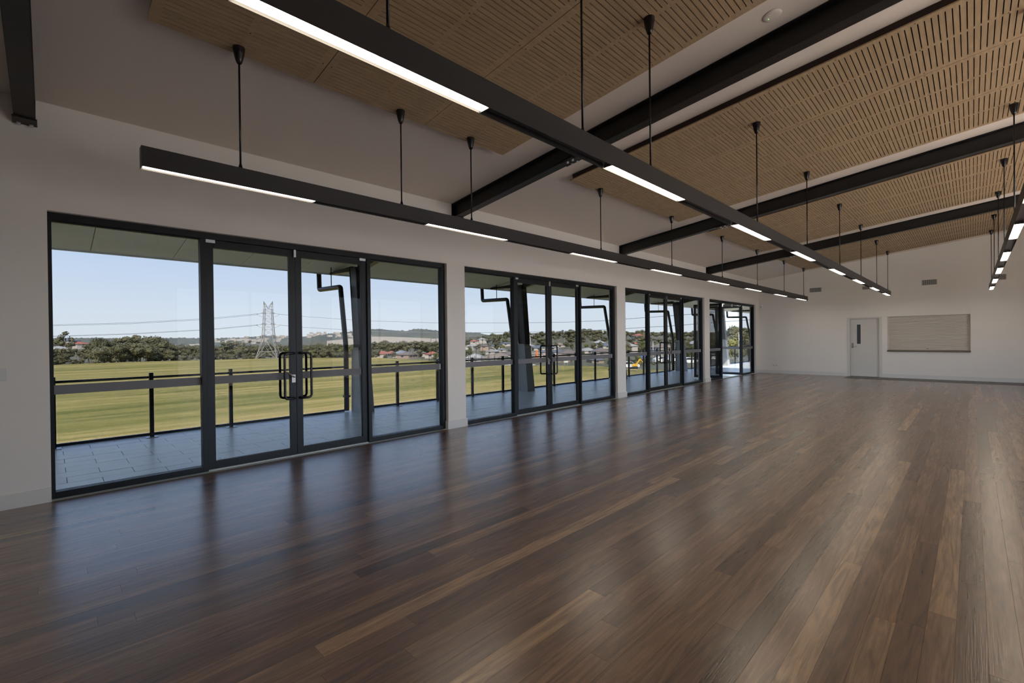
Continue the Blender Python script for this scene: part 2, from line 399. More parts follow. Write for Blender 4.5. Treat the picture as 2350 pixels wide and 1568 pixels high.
for k, (a, b) in enumerate(RO+FO):
    side = 'added for fill light opposite the deck' if k < len(RO) else 'added for fill light behind the viewpoint'
    t = tag(thing('window_%d' % (5+k), 'dark framed %s window %s' % (nth(k if k < len(RO) else k-len(RO)), side), 'window', (XR+.1, a, 0) if k < len(RO) else (a, YB-.1, 0)), kind='structure')
    if k >= len(RO): t.rotation_euler = (0, 0, R(-90))
    f = MB(); wd_ = b-a
    for y0, y1, z0, z1 in ((0,.06,0,GH),(wd_-.06,wd_,0,GH),(.06,wd_-.06,0,.06),(.06,wd_-.06,GH-.06,GH),(wd_/2-.03,wd_/2+.03,.06,GH-.06)): f.box(-.05,.05,y0,y1,z0,z1)
    f.build('window_frame', M['frame'], t)
    for y0, y1 in ((.06, wd_/2-.03), (wd_/2+.03, wd_-.06)): MB().box(-.004, .004, y0, y1, .06, GH-.06).build('glass_pane', M['glass_c'], t)
c = MB().prism([(-.2, zc(-.2)), (XR+.9, zc(XR+.9)), (XR+.9, zc(XR+.9)+.25), (-.2, zc(-.2)+.25)], 1, YB-.3, YE+.3).build('ceiling', M['ceil'])
tag(c, 'plain plaster ceiling sloping up away from the glazed wall', 'ceiling', kind='structure')

w = MB().box(DX0-.3, SX1+.3, YE+.225, YE+.30, -.02, 2.6).build('wall_leak_block', M['dark']); tag(w, 'dark sheet added behind the end wall to stop light leaks', 'wall', kind='structure')  # added to block daylight leaking through the door gaps
def skirting(name, label, runs):
    b = MB()
    for r in runs: b.box(*r)
    tag(b.build(name, M['skirt']), label, 'skirting board', kind='structure')
T, SH = .018, .13
runs = [(0, T, YB, OPEN[0][0]+.0, 0, SH), (-.055, T, OPEN[3][1]-T, YE-.002, 0, SH)]
for (a, b), (c_, d) in zip(OPEN, OPEN[1:]): runs.append((-.055, T, b-T, c_+T, 0, SH))
skirting('baseboard_left', 'white skirting wrapping the piers between the glazed openings', runs)
skirting('baseboard_back', 'white skirting along the foot of the end wall', [(.02, DX0-.05, YE-T, YE-.001, 0, SH), (DX1+.05, XR-.02, YE-T, YE-.001, .004, SH)])

# ------------------------------------------------------------------ steel roof beams
def beam(y, label):
    t = thing('steel_beam', label, 'roof beam', (.0, y, 0), 'steel roof beams across the hall')
    zb = lambda x: zc(x)-.232
    def slab(x0, x1, y0, y1, lo, hi, name, mt, parent=t):
        return MB().prism([(x0, zc(x0)+lo), (x1, zc(x1)+lo), (x1, zc(x1)+hi), (x0, zc(x0)+hi)], 1, y0, y1).build(name, mt, parent)
    slab(.004, XR-.02, -.067, .067, -.011, -.001, 'top_flange', M['steel'])
    slab(.004, XR-.02, -.005, .005, -.222, -.011, 'web', M['steel'])
    slab(.004, XR-.02, -.067, .067, -.232, -.222, 'bottom_flange', M['steel'])
    slab(-.0, .012, -.068, .068, -.232, .0, 'end_plate', M['steel']); slab(.0, .13, -.078, .078, -.246, -.2325, 'cap_plate', M['steel'])
    p = slab(2.28, 2.72, -.067, .067, -.244, -.2325, 'splice_plate', M['steel'])
    me = MB().lathe((0,0,0), [(.016, -.022), (.016, 0), (.010, 0), (.010, .012)], 6).mesh('bolt', M['galv'])
    for x in (2.38, 2.46, 2.56, 2.64):
        for yy in (-.045, .045): link('bolt', me, p, (x, yy, zc(x)-.244))
    q = slab(2.2, 2.8, -.02, -.006, -.18, -.06, 'web_plate', M['steel'])
    for yy in (-.04, .04): link('bolt', me, q, (.03, yy, zc(.03)-.246))
    return t
beam(-.13, 'charcoal steel beam at the near left, bolted plate under its end')
beam(4.74, 'charcoal steel beam landing on the pier between first and second glazed openings')
beam(9.80, 'charcoal steel beam landing on the pier between second and third glazed openings')
beam(14.92, 'charcoal steel beam landing on the pier nearest the end wall')

# ------------------------------------------------------------------ slotted plywood ceiling rafts
PB = 3.585                                         # underside of the panels at x = 0
PL, PWY, PX0 = 2.392, 1.19, 1.795
def panel_mesh():
    b = MB(); z0, z1 = 0.0, .013; pitch = .0457; sw = .0085; n = 51
    m0 = (PL-(n-1)*pitch)/2
    ys = [0, .065, .572, .617, 1.125, PWY]
    b.box(0, PL, ys[0], ys[1], z0, z1); b.box(0, PL, ys[2], ys[3], z0, z1); b.box(0, PL, ys[4], ys[5], z0, z1)
    for y0, y1 in ((ys[1], ys[2]), (ys[3], ys[4])):
        x = 0
        for k in range(n+1):
            x1 = m0+k*pitch-sw/2 if k < n else PL
            b.box(x, x1, y0, y1, z0, z1); x = x1+sw
    return b.mesh('panel', M['ply'])
PM = panel_mesh()
b = MB()
for x in (.30, .90, 1.50, 2.10):
    for y in (.035, .594, PWY-.035): b.lathe((x, y, -.0012), [(.006, 0), (.006, .003)], 6)
SM = b.mesh('screws', M['screw'])
ang = -math.atan(SL); cs = math.cos(ang)
RAFT = [(.53, 'slotted plywood ceiling raft nearest the viewpoint'), (5.50, 'slotted plywood ceiling raft between the second and third steel beams'),
        (10.50, 'slotted plywood ceiling raft between the third and fourth steel beams'), (15.52, 'slotted plywood ceiling raft against the end wall'),
        ]
for y0, lab in RAFT:
    t = thing('ceiling_raft', lab, 'ceiling panel', (PX0, y0, PB+SL*PX0), 'slotted plywood ceiling rafts')
    t.rotation_euler = (0, ang, 0)
    Lx = 3*PL+.016; Ly = 3*PWY+.012
    f = MB(); i0 = .045
    for x0, x1, ya, yb in ((i0, Lx-i0, .012, .042), (i0, Lx-i0, Ly-.042, Ly-.012), (i0, i0+.03, .042, Ly-.042), (Lx-i0-.03, Lx-i0, .042, Ly-.042)): f.box(x0, x1, ya, yb, .0132, .0838)
    f.build('edge_batten', M['backing'], t)
    MB().box(i0+.03, Lx-i0-.03, i0+.03, Ly-i0-.03, .045, .05).build('backing', M['void'], t)
    for i in range(3):
        for j in range(3):
            p = link('panel', PM, t, (i*(PL+.008), j*(PWY+.006), 0)); s = link('screws', SM, p); s['kind'] = 'stuff'

# ------------------------------------------------------------------ linear pendant lights
RODY = [1.10, 2.575, 3.51, 6.17, 8.60, 11.17, 13.65, 16.20, 18.55]
LITS = [.48, 2.88, 5.41, 7.81, 10.38, 12.78, 15.27, 17.67]
YL0, YL1 = .47, 18.93
canopy_me = MB().lathe((0,0,0), [(.010, -.125), (.018, -.122), (.026, -.10), (.036, -.06), (.043, -.02), (.0445, 0.0), (.0445, .004)], 20).mesh('canopy', M['rod'])
foot_me = MB().lathe((0,0,0), [(.016, 0), (.016, .012), (.010, .035), (.0085, .045)], 12).mesh('rod_foot', M['rod'])
lit_me = MB().box(-.034, .034, 0, 1.2, 0, .006).mesh('diffuser', M['led'])
def pendant(xc, label, zb=2.69):
    t = thing('pendant_light', label, 'light', (xc, YL0, zb), 'linear pendant lights hung in three long rows')
    hw, ht = .0425, .145; Ln = YL1-YL0
    h = MB().box(-hw, -hw+.003, 0, Ln, 0, ht).box(hw-.003, hw, 0, Ln, 0, ht).box(-hw+.003, hw-.003, 0, Ln, ht-.003, ht)
    h.box(-hw+.003, hw-.003, 0, .003, 0, ht-.003).box(-hw+.003, hw-.003, Ln-.003, Ln, 0, ht-.003)
    h.build('housing', M['housing'], t)
    for k, y in enumerate(LITS):
        link('diffuser', lit_me, t, (0, y-YL0+.004, .010))
        ya = y+1.204-YL0; yb = (LITS[k+1]-YL0+.004) if k+1 < len(LITS) else Ln-.004
        if yb-ya > .02:
            MB().box(-.038, .038, ya, yb, .034, .037).box(-.038, .038, ya, ya+.002, .004, .034).box(-.038, .038, yb-.002, yb, .004, .034).build('gap_cover', M['gapcover'], t)
    for y in RODY:
        zt = PB+SL*xc-zb
        r = MB().tube([(0, y-YL0, ht), (0, y-YL0, zt-.10)], .0075, 10).build('suspension_rod', M['rod'], t)
        link('rod_foot', foot_me, r, (0, y-YL0, ht))
        link('canopy', canopy_me, t, (0, y-YL0, zt-.003))
    return t
pendant(1.877, 'long charcoal pendant light row nearest the glazed wall')
pendant(4.155, 'long charcoal pendant light row down the middle of the ceiling')
pendant(6.405, 'long charcoal pendant light row at the right edge of view')

# ------------------------------------------------------------------ glazed openings
FX = -.06                                          # inner face of the frames
def handle_mesh(sgn, inside):
    x0 = 0; d = .062 if inside else -.062; o_ = .125*sgn
    pts = [(0, 0, .59), (d*.75, 0, .59)]
    r = .03
    pts = [(0,0,.575), (d, 0, .575)]
    out = [(0,0,.58), (d*.5, 0, .58), (d, o_*.25, .58), (d, o_-.035*sgn, .58), (d, o_-.010*sgn, .570), (d, o_, .545), (d, o_, .045), (d, o_-.010*sgn, .020), (d, o_-.035*sgn, .010), (d, o_*.25, .010), (d*.5, 0, .010), (0, 0, .010)]
    return MB().tube(out, .0155, 10).mesh('pull_handle', M['rod'])
HM = {(s, i): handle_mesh(s, i) for s in (-1, 1) for i in (True, False)}
def leaf(parent_loc, wdt, sgn, nm, label, rot=0.0, extra=False):
    gm_ = M['glass_d'] if rot else M['glass']
    """door leaf, hinge at local y=0, other end at y=wdt*dirn; x=0 is the inner face"""
    t = tag(thing(nm, label, 'door', parent_loc), kind='structure'); t.rotation_euler = (0, 0, rot)
    hgt = 2.602; a, b = (0, wdt) if sgn > 0 else (-wdt, 0); st, th = .076, .044
    MB().bbox(-th, 0, a, a+st, .012, hgt, .002).build('stile', M['frame'], t)
    MB().bbox(-th, 0, b-st, b, .012, hgt, .002).build('stile', M['frame'], t)
    MB().box(-th, 0, a+st, b-st, .012, .098).build('bottom_rail', M['frame'], t)
    MB().box(-th, 0, a+st, b-st, hgt-.078, hgt).build('top_rail', M['frame'], t)
    g = MB().box(-.026, -.020, a+st, b-st, .098, hgt-.078).build('glass_pane', gm_, t)
    MB().box(-.0195, -.0190, a+st, b-st, .973, 1.062).build('safety_strip', M['decal'], g)
    free = b-.036 if sgn > 0 else a+.036
    for ins in (True, False):
        hd = link('pull_handle', HM[(-sgn, ins)], t, (0 if ins else -th, free, .722))
    if extra:
        lv = MB().box(0, .010, free-.022, free+.022, .93, 1.03).tube([(.008, free, 1.0), (.045, free, 1.0), (.05, free-.03, 1.02), (.05, free-.10, 1.07)], .007, 8).build('lever_lock', M['chrome'], t)
    hy_ = a+.05 if sgn > 0 else b-.05
    MB().box(-.002, .004, hy_-.045, hy_+.045, hgt-.022, hgt+.016).build('pivot_cover', M['galv'], t)
    return t
DN = 1
ORDW = ['first', 'second', 'third', 'fourth']
for k, (a, b) in enumerate(OPEN):
    sc_ = (b-a)/4.56; hd = HEAD
    t = tag(thing('window_%d' % (k+1), '%s dark framed glazed screen from the near end of the hall' % ORDW[k], 'window', (FX, a, 0)), kind='structure')
    Wd = b-a; y = [0, .028, 1.20*sc_, 1.252*sc_, 3.20*sc_, 3.252*sc_, Wd-.062, Wd]
    dp = .10
    def mem(name, y0, y1, z0, z1, x0=-dp, x1=0.0): return MB().bbox(x0, x1, y0, y1, z0, z1, .002).build(name, M['frame'], t)
    mem('head_frame', 0, Wd, 2.615, hd); mem('head_bead', 0, Wd, 2.600, 2.614, -.07, -.03)
    mem('jamb_frame', 0, .028, 0, 2.614); mem('jamb_frame', Wd-.062, Wd, 0, 2.614)
    mem('mullion', y[2], y[3], 0, 2.614); mem('mullion', y[4], y[5], 0, 2.614)
    for ya, yb in ((y[1], y[2]), (y[5], y[6])):
        mem('sill_frame', ya, yb, 0, .062)
        MB().box(-.13, -.095, ya, yb, .0, .05).build('outer_sill', M['galv'], t)
        g = MB().box(-.056, -.050, ya, yb, .062, 2.614).build('glass_pane', M['glass'], t)
        MB().box(-.0495, -.0490, ya, yb, .973, 1.062).build('safety_strip', M['decal'], g)
    MB().box(-.046, -.044, y[6]-.03, y[6]-.001, .972, 1.063).build('strip_end', M['decal_l'], t)
    mem('threshold', y[3], y[4], -.005, .010, -.12, -.01).data.materials[0] = M['galv']
    MB().box(-.03, .008, (y[3]+y[4])/2-.025, (y[3]+y[4])/2+.0, 2.52, 2.612).build('door_latch_box', M['galv'], t)
    mid = (y[3]+y[4])/2
    for s in (1, -1):
        yy = a+(y[3]+.002 if s > 0 else y[4]-.002); wl = mid-y[3]-.004
        op = k == 3
        side = 'left' if s > 0 else 'right'
        lab = '%s leaf of the glazed double doors %s, %s opening from the near end' % (side, 'swung open onto the deck' if op else 'shut', ORDW[k])
        leaf((FX-.028, yy, 0), wl, s, 'door_%d' % DN, lab, (math.pi/2 if s > 0 else -math.pi/2) if op else 0.0, extra=(s > 0 and k < 3)); DN += 1

# ------------------------------------------------------------------ end wall fittings
t = tag(thing('door_9', 'white timber door with a narrow vision panel in the end wall', 'door', (DX0, YE, 0)), kind='structure')
dw = DX1-DX0
f = MB().box(-.05, .03, -.012, .13, 0, DZ+.045).box(dw-.03, dw+.05, -.012, .13, 0, DZ+.045).box(.03, dw-.03, -.012, .13, DZ-.005, DZ+.045); f.build('door_frame', M['doorpaint'], t)
lf = MB()
vx0, vx1, vz0, vz1 = (on(1, YE, (1966,790)).x-DX0, on(1, YE, (1974.6,790)).x-DX0, on(1, YE, (1970,789.5)).z, on(1, YE, (1970,745)).z)
for x0, x1, z0, z1 in ((.034, vx0, .008, DZ-.01), (vx1, dw-.034, .008, DZ-.01), (vx0, vx1, .008, vz0), (vx0, vx1, vz1, DZ-.01)): lf.box(x0, x1, .06, .10, z0, z1)
lf = lf.build('door_leaf', M['doorpaint'], t)
MB().box(vx0, vx1, .075, .085, vz0, vz1).build('vision_pane', M['doorglass'], lf)
bd = MB()
for x0, x1, z0, z1 in ((vx0-.018, vx0, vz0-.018, vz1+.018), (vx1, vx1+.018, vz0-.018, vz1+.018), (vx0, vx1, vz0-.018, vz0), (vx0, vx1, vz1, vz1+.018)): bd.box(x0, x1, .052, .066, z0, z1)
bd.build('glazing_bead', M['skirt'], lf)
hx = .075; hp = MB().bbox(hx, hx+.055, .048, .06, 1.0, 1.17, .003).build('lever_plate', M['chrome'], lf)
MB().tube([(hx+.03, .05, 1.05), (hx+.03, .005, 1.05), (hx+.05, .0, 1.05), (hx+.16, 0, 1.05)], .009, 8).build('lever_handle', M['chrome'], lf)

t = thing('roller_shutter', 'closed cream roller shutter in the kitchen hatch of the end wall', 'shutter', (SX0, YE, SZ0))
sw_, sh_ = SX1-SX0, SZ1-SZ0
MB().box(0, .05, .085, .17, .052, sh_).build('guide_rail', M['shutter'], t); MB().box(sw_-.05, sw_, .085, .17, .052, sh_).build('guide_rail', M['shutter'], t)
ns = 23; ph = (sh_-.052-.07)/ns
sm = MB(); n0 = 6; prof = [(.012-.011*math.sin(math.pi*j/n0)-.0, ph*(.04+.92*j/n0)) for j in range(n0+1)]
for (d0, z0), (d1, z1) in zip(prof, prof[1:]):
    i = len(sm.v); sm.v += [(.05, .11+d0, z0), (sw_-.05, .11+d0, z0), (sw_-.05, .11+d1, z1), (.05, .11+d1, z1)]; sm.face([i, i+1, i+2, i+3], True)
sm.box(.05, sw_-.05, .122, .128, 0, ph)
sm = sm.mesh('slat', M['shutter'])
for k in range(ns): link('slat', sm, t, (0, 0, .122+k*ph))
MB().bbox(.05, sw_-.05, .10, .128, .052, .122, .004).build('bottom_bar', M['shutter'], t)
MB().lathe((0,0,0), [(.02, 0), (.02, .006)], 12).build('lock', M['chrome'], t).matrix_local = Matrix.Translation((sw_*.505, .100, .10)) @ Matrix.Rotation(R(90), 4, 'X')
MB().bbox(-.005, sw_+.01, -.06, .16, .0, .048, .004).build('counter', M['stainless'], t)
t['category'] = 'shutter'
def vent(px0, py0, px1, py1, label):
    A, B_ = on(1, YE, (px0, py1)), on(1, YE, (px1, py0)); x0, x1, z0, z1 = A.x, B_.x, A.z, B_.z
    t = thing('air_vent', label, 'vent', (x0, YE, z0), 'air vents high on the end wall'); w_, h_ = x1-x0, z1-z0
    f = MB()
    for a, b, c, d in ((-.035, 0, -.035, h_+.035), (w_, w_+.035, -.035, h_+.035), (0, w_, -.035, 0), (0, w_, h_, h_+.035)): f.box(a, b, -.012, -.001, c, d)
    f.build('vent_frame', M['wall'], t); MB().box(0, w_, -.004, -.001, 0, h_).build('backing', M['dark'], t)
    n = 8
    bm_ = MB().box(0, w_/n*.55, -.010, -.005, 0, h_).mesh('vent_blade', M['grille'])
    for k in range(n): link('vent_blade', bm_, t, (w_/n*(k+.22), 0, 0))
    g = MB()
    for k in range(1, 6): g.box(0, w_, -.007, -.0045, h_*k/6-.004, h_*k/6+.004)
    g.build('cross_bars', M['grille'], t)
vent(1858, 660, 1885, 671.5, 'white framed wall vent nearest the glazed wall')
vent(1979, 656, 2004, 665, 'white framed wall vent half hidden behind the middle pendant row')
vent(2115.5, 641, 2150, 655, 'white framed wall vent above the roller shutter')
vent(2281, 629, 2309, 643, 'white framed wall vent half hidden behind the right pendant row')
def plate(nm, label, cat, ax, c, w_, h_, slots):
    t = thing(nm, label, cat, c)
    if ax == 0:
        MB().bbox(0.0005, .009, -w_/2, w_/2, -h_/2, h_/2, .003).build('plate', M['white'], t)
        for s in slots: MB().box(.009, .012, s-.011, s+.011, -.016, .016).build('rocker', M['skirt'], t)
    else:
        MB().bbox(-w_/2, w_/2, -.010, -.0005, -h_/2, h_/2, .003).build('plate', M['white'], t)
        for s in slots: MB().box(s-.012, s+.012, -.0112, -.010, -.018, .008).build('socket_slots', M['grille'], t)
plate('light_switch', 'white light switch plate at the near left of the glazed wall', 'switch', 0, (0, -.32, 1.19), .115, .115, (-.025, .025))
p = on(1, YE, (1779, 838.5)); plate('power_outlet', 'white double power outlet low on the end wall', 'power outlet', 1, (p.x, YE, p.z), .20, .085, (-.05, .05))
p = on(1, YE, (1744.5, 704)); t = thing('motion_sensor', 'small white motion sensor high in the far corner', 'sensor', (max(p.x, .09), YE, p.z))
MB().prism([(-.045, -.001), (.045, -.001), (.03, -.055), (-.03, -.055)], 2, -.06, .06).build('sensor_body', M['white'], t)
MB().box(-.022, .022, -.058, -.055, -.04, .0).build('sensor_lens', M['grille'], t)
d = ray((1772, 35)); tt = (zc(0)+SL*CAM.x-CAM.z)/(d.z-SL*d.x); p = CAM+d*tt
t = thing('smoke_detector', 'white round smoke detector on the plain ceiling strip', 'detector', p); t.rotation_euler = (0, ang, 0)
MB().lathe((0,0,0), [(.050, -.016), (.062, -.013), (.072, -.008), (.078, -.001)], 24).build('detector_body', M['ceil'], t)
MB().box(-.034, -.028, -.004, .004, -.019, -.016).build('indicator_lamp', emat('green_led', (.3, 1, .3), 1.0), t)

# ------------------------------------------------------------------ deck, balustrade, canopy
DZK = -.03
YD0, YD1 = -8.0, 36.0
dk = MB().box(-3.42, -.22, YD0, YD1, -.45, DZK-.012).build('floor_deck', M['grout']); tag(dk, 'grey stone tiled deck outside the glazed wall', 'deck', kind='structure')
TW, TL = .289, .5625
rows = []
for i in range(11):
    x1 = -.235-i*TW; x0 = max(x1-TW, -3.40); off = (.12 if i % 2 == 0 else .40)
    j0 = int(math.floor((YD0-off)/TL))
    for j in range(j0, j0+int((YD1-YD0)/TL)+1):
        y0 = off+j*TL; rows.append((x0, x1, y0, y0+TL, i))
rest = MB(); cnt = 0
rows.sort(key=lambda q: (0 if (q[3] > -.2) else 1, math.hypot(q[0]-6, q[2])))
for x0, x1, y0, y1, i in rows:
    if y1 > YD1: continue
    z = DZK-RND.uniform(0, .0012)
    if cnt < 285 and y1 > -.1:
        MB().box(x0+.0026, x1-.0026, y0+.0026, y1-.0026, DZK-.012, z).build('tile', M['tile'], dk); cnt += 1
    else: rest.box(x0+.0026, x1-.0026, y0+.0026, y1-.0026, DZK-.012, z)
rest.build('tiles', M['tile'], dk)['kind'] = 'stuff'
ap = MB().box(-.24, -.16, YD0, YD1, -.2, -.012).build('trim_2', M['galv']); tag(ap, 'pale metal drip strip between deck tiles and window sills', 'trim', kind='structure')

BX = -3.12
t = thing('deck_balustrade', 'black post and rail balustrade with clear glass along the deck edge', 'balustrade', (BX, 0, DZK))
ybal = [.03+1.096*k for k in range(-5, 31)]
pm = MB().bbox(-.027, .027, -.027, .027, .004, 1.015, .003).mesh('post', M['rod'])
pb = MB().box(-.075, .075, -.075, .075, 0, .010).mesh('base_plate', M['galv'])
gm = MB().box(-.006, .006, .04, 1.056, .075, .90).mesh('glass_panel', M['balglass'])
colY = [4.47+4.98*k for k in range(-1, 6)]
for k, y in enumerate(ybal):
    if not any(-.10 < y-c_ < .42 for c_ in colY):
        p = link('post', pm, t, (0, y, 0)); link('base_plate', pb, p)
for y in ybal[:-1]:
    if any(y < c_+.35 and y+1.1 > c_-.1 for c_ in colY):
        continue
    link('glass_panel', gm, t, (0, y, 0))
cuts = [ybal[0]]+[v for c_ in colY for v in (c_-.10, c_+.36)]+[ybal[-1]]
for a, b in zip(cuts[::2], cuts[1::2]):
    MB().tube([(-.0, a, .945), (-.0, b, .945)], .019, 12).build('handrail', M['rod'], t)
    MB().box(-.24, -.20, a, b, .0005, .04).build('bottom_rail', M['rod'], t)

cw = .30
for k, y in enumerate(colY):
    vis = k >= 1
    lab = ('raking steel canopy column on a concrete plinth, %s from the near end' % nth(k-1)) if vis else 'raking steel canopy column beyond the near left end of the deck'
    t = thing('canopy_column', lab, 'column', (0, y, DZK), 'canopy columns along the deck edge')
    b = MB()                                      # concrete plinth, tapered
    lo = [(-3.22, 0), (-2.80, 0), (-2.80, cw), (-3.22, cw)]; hi = [(-3.22, .02), (-2.92, .02), (-2.92, cw-.03), (-3.22, cw-.03)]
    i = len(b.v); b.v += [(x, yy, 0) for x, yy in lo]+[(x, yy, 1.28) for x, yy in hi]+[(-3.18, .05, 1.34), (-2.98, .05, 1.34), (-2.98, cw-.06, 1.34), (-3.18, cw-.06, 1.34)]
    for q in ((3,2,1,0),(0,1,5,4),(1,2,6,5),(2,3,7,6),(3,0,4,7),(4,5,9,8),(5,6,10,9),(6,7,11,10),(7,4,8,11),(8,9,10,11)): b.face([i+v for v in q])
    b.build('concrete_plinth', M['concrete'], t)
    zt = 3.02
    def rail_pts(off): return [(-3.055+off, cw/2, 1.33), (-3.20+off*1.15, cw/2, zt)]
    b = MB()
    for off in (-.125, .125):
        p, q = rail_pts(off); b.bar(p, q, .016, .20, up=(0,1,0))
    p, q = rail_pts(0); b.bar(p, q, .25, .012, up=(0,1,0)); b.bar((p[0], .06, p[2]), (q[0], .06, q[2]), .22, .008, up=(0,1,0))
    b.build('steel_post', M['steel'], t)
    b = MB().prism([(-3.34, 3.07), (-3.34, 2.96), (-4.40, 3.0), (-4.40, 3.05)], 1, cw/2-.06, cw/2+.06); b.v = [(x, yy, zz) for x, yy, zz in b.v]
    b.prism([(-3.05, 3.14), (-3.05, 2.93), (-.24, 3.40), (-.24, 3.55)], 1, cw/2-.06, cw/2+.06)
    b.build('outrigger_beam', M['steel'], t)
    b = MB().box(-2.905, -2.80, .12, .13, .88, .90).box(-2.905, -2.895, .06, .19, .85, .98)
    b.build('rail_bracket', M['galv'], t)
    t = thing('downpipe', ('charcoal downpipe in front of the %s canopy column' % nth(k-1)) if vis else 'charcoal downpipe beyond the near left end of the deck', 'downpipe', (0, y-.075, DZK), 'downpipes with a swan neck to the canopy gutter')
    def rnd(p, q, r_, n=4):
        return [p.lerp(q, j/n) for j in range(n+1)]
    P_ = [Vector(v) for v in ((-3.28,0,.02), (-3.28,0,1.36), (-3.50,0,2.63), (-4.58,0,2.66), (-4.60,0,3.05))]
    pts = [P_[0]]
    for j in (1, 2, 3):
        a_, c_, d_ = P_[j-1], P_[j], P_[j+1]; rr = .05 if j > 1 else .12
        u_ = (a_-c_).normalized()*rr; v_ = (d_-c_).normalized()*rr
        for s in (0, .25, .5, .75, 1): pts.append(c_+u_*(1-s)**2+v_*s**2)
    pts.append(P_[4])
    MB().tube(pts, .052, 14).build('pipe', M['steel'], t)
    MB().tube([(-3.95, 0, 2.69), (-3.95, 0, 3.10)], .010, 6).build('hanger_rod', M['steel'], t)
    MB().box(-3.34, -3.22, -.055, .06, .30, .34).build('pipe_clip', M['steel'], t)

can = tag(thing('ceiling_canopy', 'cream lined canopy soffit over the deck', 'canopy', (0, 0, 0)), kind='structure')
zs = lambda x: 3.005+.135*(x+4.5)
yj = [.51+1.125*k for k in range(-8, 32)]
for a, b in zip(yj, yj[1:]):
    MB().prism([(-4.48, zs(-4.48)), (-.22, zs(-.22)), (-.22, zs(-.22)+.02), (-4.48, zs(-4.48)+.02)], 1, a+.004, b-.004).build('panel', M['soffit'], can)
MB().prism([(-4.48, zs(-4.48)+.021), (-.22, zs(-.22)+.021), (-.22, zs(-.22)+.2), (-4.48, zs(-4.48)+.2)], 1, yj[0], yj[-1]).build('roof_deck', M['joint'], can)
MB().box(-4.54, -4.482, yj[0], yj[-1], 2.985, 3.30).build('fascia', M['soffit'], can)
MB().box(-4.68, -4.541, yj[0], yj[-1], 3.03, 3.26).build('gutter', M['steel'], can)
MB().box(-.225, -.221, YB, YE, 2.69, 3.60).build('outer_lining', M['soffit'], can)
#PART2
b = MB(); b.box(XR+.2, 60, -40, 60, -.3, -.06).box(-.2, XR+.2, -40, YB-.2, -.3, -.06)  # unseen slab, added to bounce sunlight up to the ceiling
tag(b.build('ground_bounce', M['path']), 'pale ground slab added to bounce sunlight into the hall', 'bounce slab', kind='structure')
# ------------------------------------------------------------------ playing field and land
ZF = -6.0
EDGE = [(-500, 852), (117, 838), (300, 831), (480, 826), (660, 822), (860, 821), (1000, 828), (1066, 836), (1100, 839), (1180, 839), (1240, 839), (1400, 841), (1440, 847), (1540, 849), (1640, 850), (1760, 850), (2100, 850)]
def edge_pt(px): return on(2, ZF, (px, interp(EDGE, px)))
eds = [edge_pt(px) for px in range(-500, 2101, 40)]
b = MB()
for p in eds: b.v.append((p.x, p.y, ZF))
for p in eds: b.v.append((-4.2+(p.x+4.2)*.08, p.y*.16+3, ZF))
n = len(eds)
for k in range(n-1): b.face([k+1, k, n+k, n+k+1])
for k in range(n): b.v.append((-3.45, b.v[n+k][1], ZF))
for k in range(n-1): b.face([n+k+1, n+k, 2*n+k, 2*n+k+1])
tag(b.build('ground_field', M['grass']), 'mown green and straw playing field below the deck', 'field', kind='structure')
bk = MB().box(-3.43, -.2, YD0, YD1, ZF-.5, -.46).build('trim_3', M['concrete']); tag(bk, 'concrete base under the deck', 'trim', kind='structure')

def hy(px):                                      # horizon height in the frame at a column
    lo, hi = 600., 900.
    for _ in range(40):
        md = (lo+hi)/2
        if ray((px, md)).z > 0: lo = md
        else: hi = md
    return lo
PROF = {                                          # column: (distance, height in frame) of bare ground
    -500: [(250, 850), (300, 838), (500, 828), (1200, 812), (2600, 802)],
    480: [(250, 829), (300, 826), (500, 818), (1200, 806), (2600, 797)],
    760: [(240, 826), (300, 823), (500, 814), (1000, 796), (1250, 787), (1500, 781), (2600, 788)],
    860: [(225, 824), (300, 818), (500, 806), (900, 790), (1250, 779), (1500, 770), (2600, 778)],
    1010: [(185, 829), (260, 818), (420, 803), (900, 788), (1250, 781), (1500, 778), (2600, 776)],
    1100: [(140, 838), (250, 822), (400, 803), (600, 789), (900, 778), (1500, 774), (2600, 770)],
    1180: [(140, 838), (250, 818), (350, 801), (500, 782), (700, 772), (1500, 770), (2600, 766)],
    1300: [(135, 838), (220, 822), (300, 804), (400, 788), (520, 776), (700, 770), (2600, 763)],
    1440: [(125, 846), (200, 828), (280, 808), (400, 790), (520, 778), (700, 770), (2600, 763)],
    1740: [(122, 850), (200, 828), (280, 808), (400, 790), (520, 778), (700, 770), (2600, 763)],
    2100: [(122, 850), (200, 828), (280, 808), (400, 790), (520, 778), (700, 770), (2600, 763)]}
PK = sorted(PROF)
def ground_z(px, dist):
    for a, c in zip(PK, PK[1:]):
        if px <= c or c == PK[-1]:
            f = min(1, max(0, (px-a)/(c-a)))
            ya = interp(PROF[a], dist)-hy(a); yc = interp(PROF[c], dist)-hy(c); dy = ya+(yc-ya)*f
            break
    y = hy(px)+dy
    return at(px, y, dist).z
def gpt(px, dist):
    p = at(px, hy(px), dist); return Vector((p.x, p.y, ground_z(px, dist)))
pxs = list(range(-500, 2101, 50)); dss = [0, 1, 6, 20, 45, 80, 130, 200, 300, 430, 600, 800, 1050, 1250, 1500, 2000, 2600]
b = MB(); rs = random.Random(3)
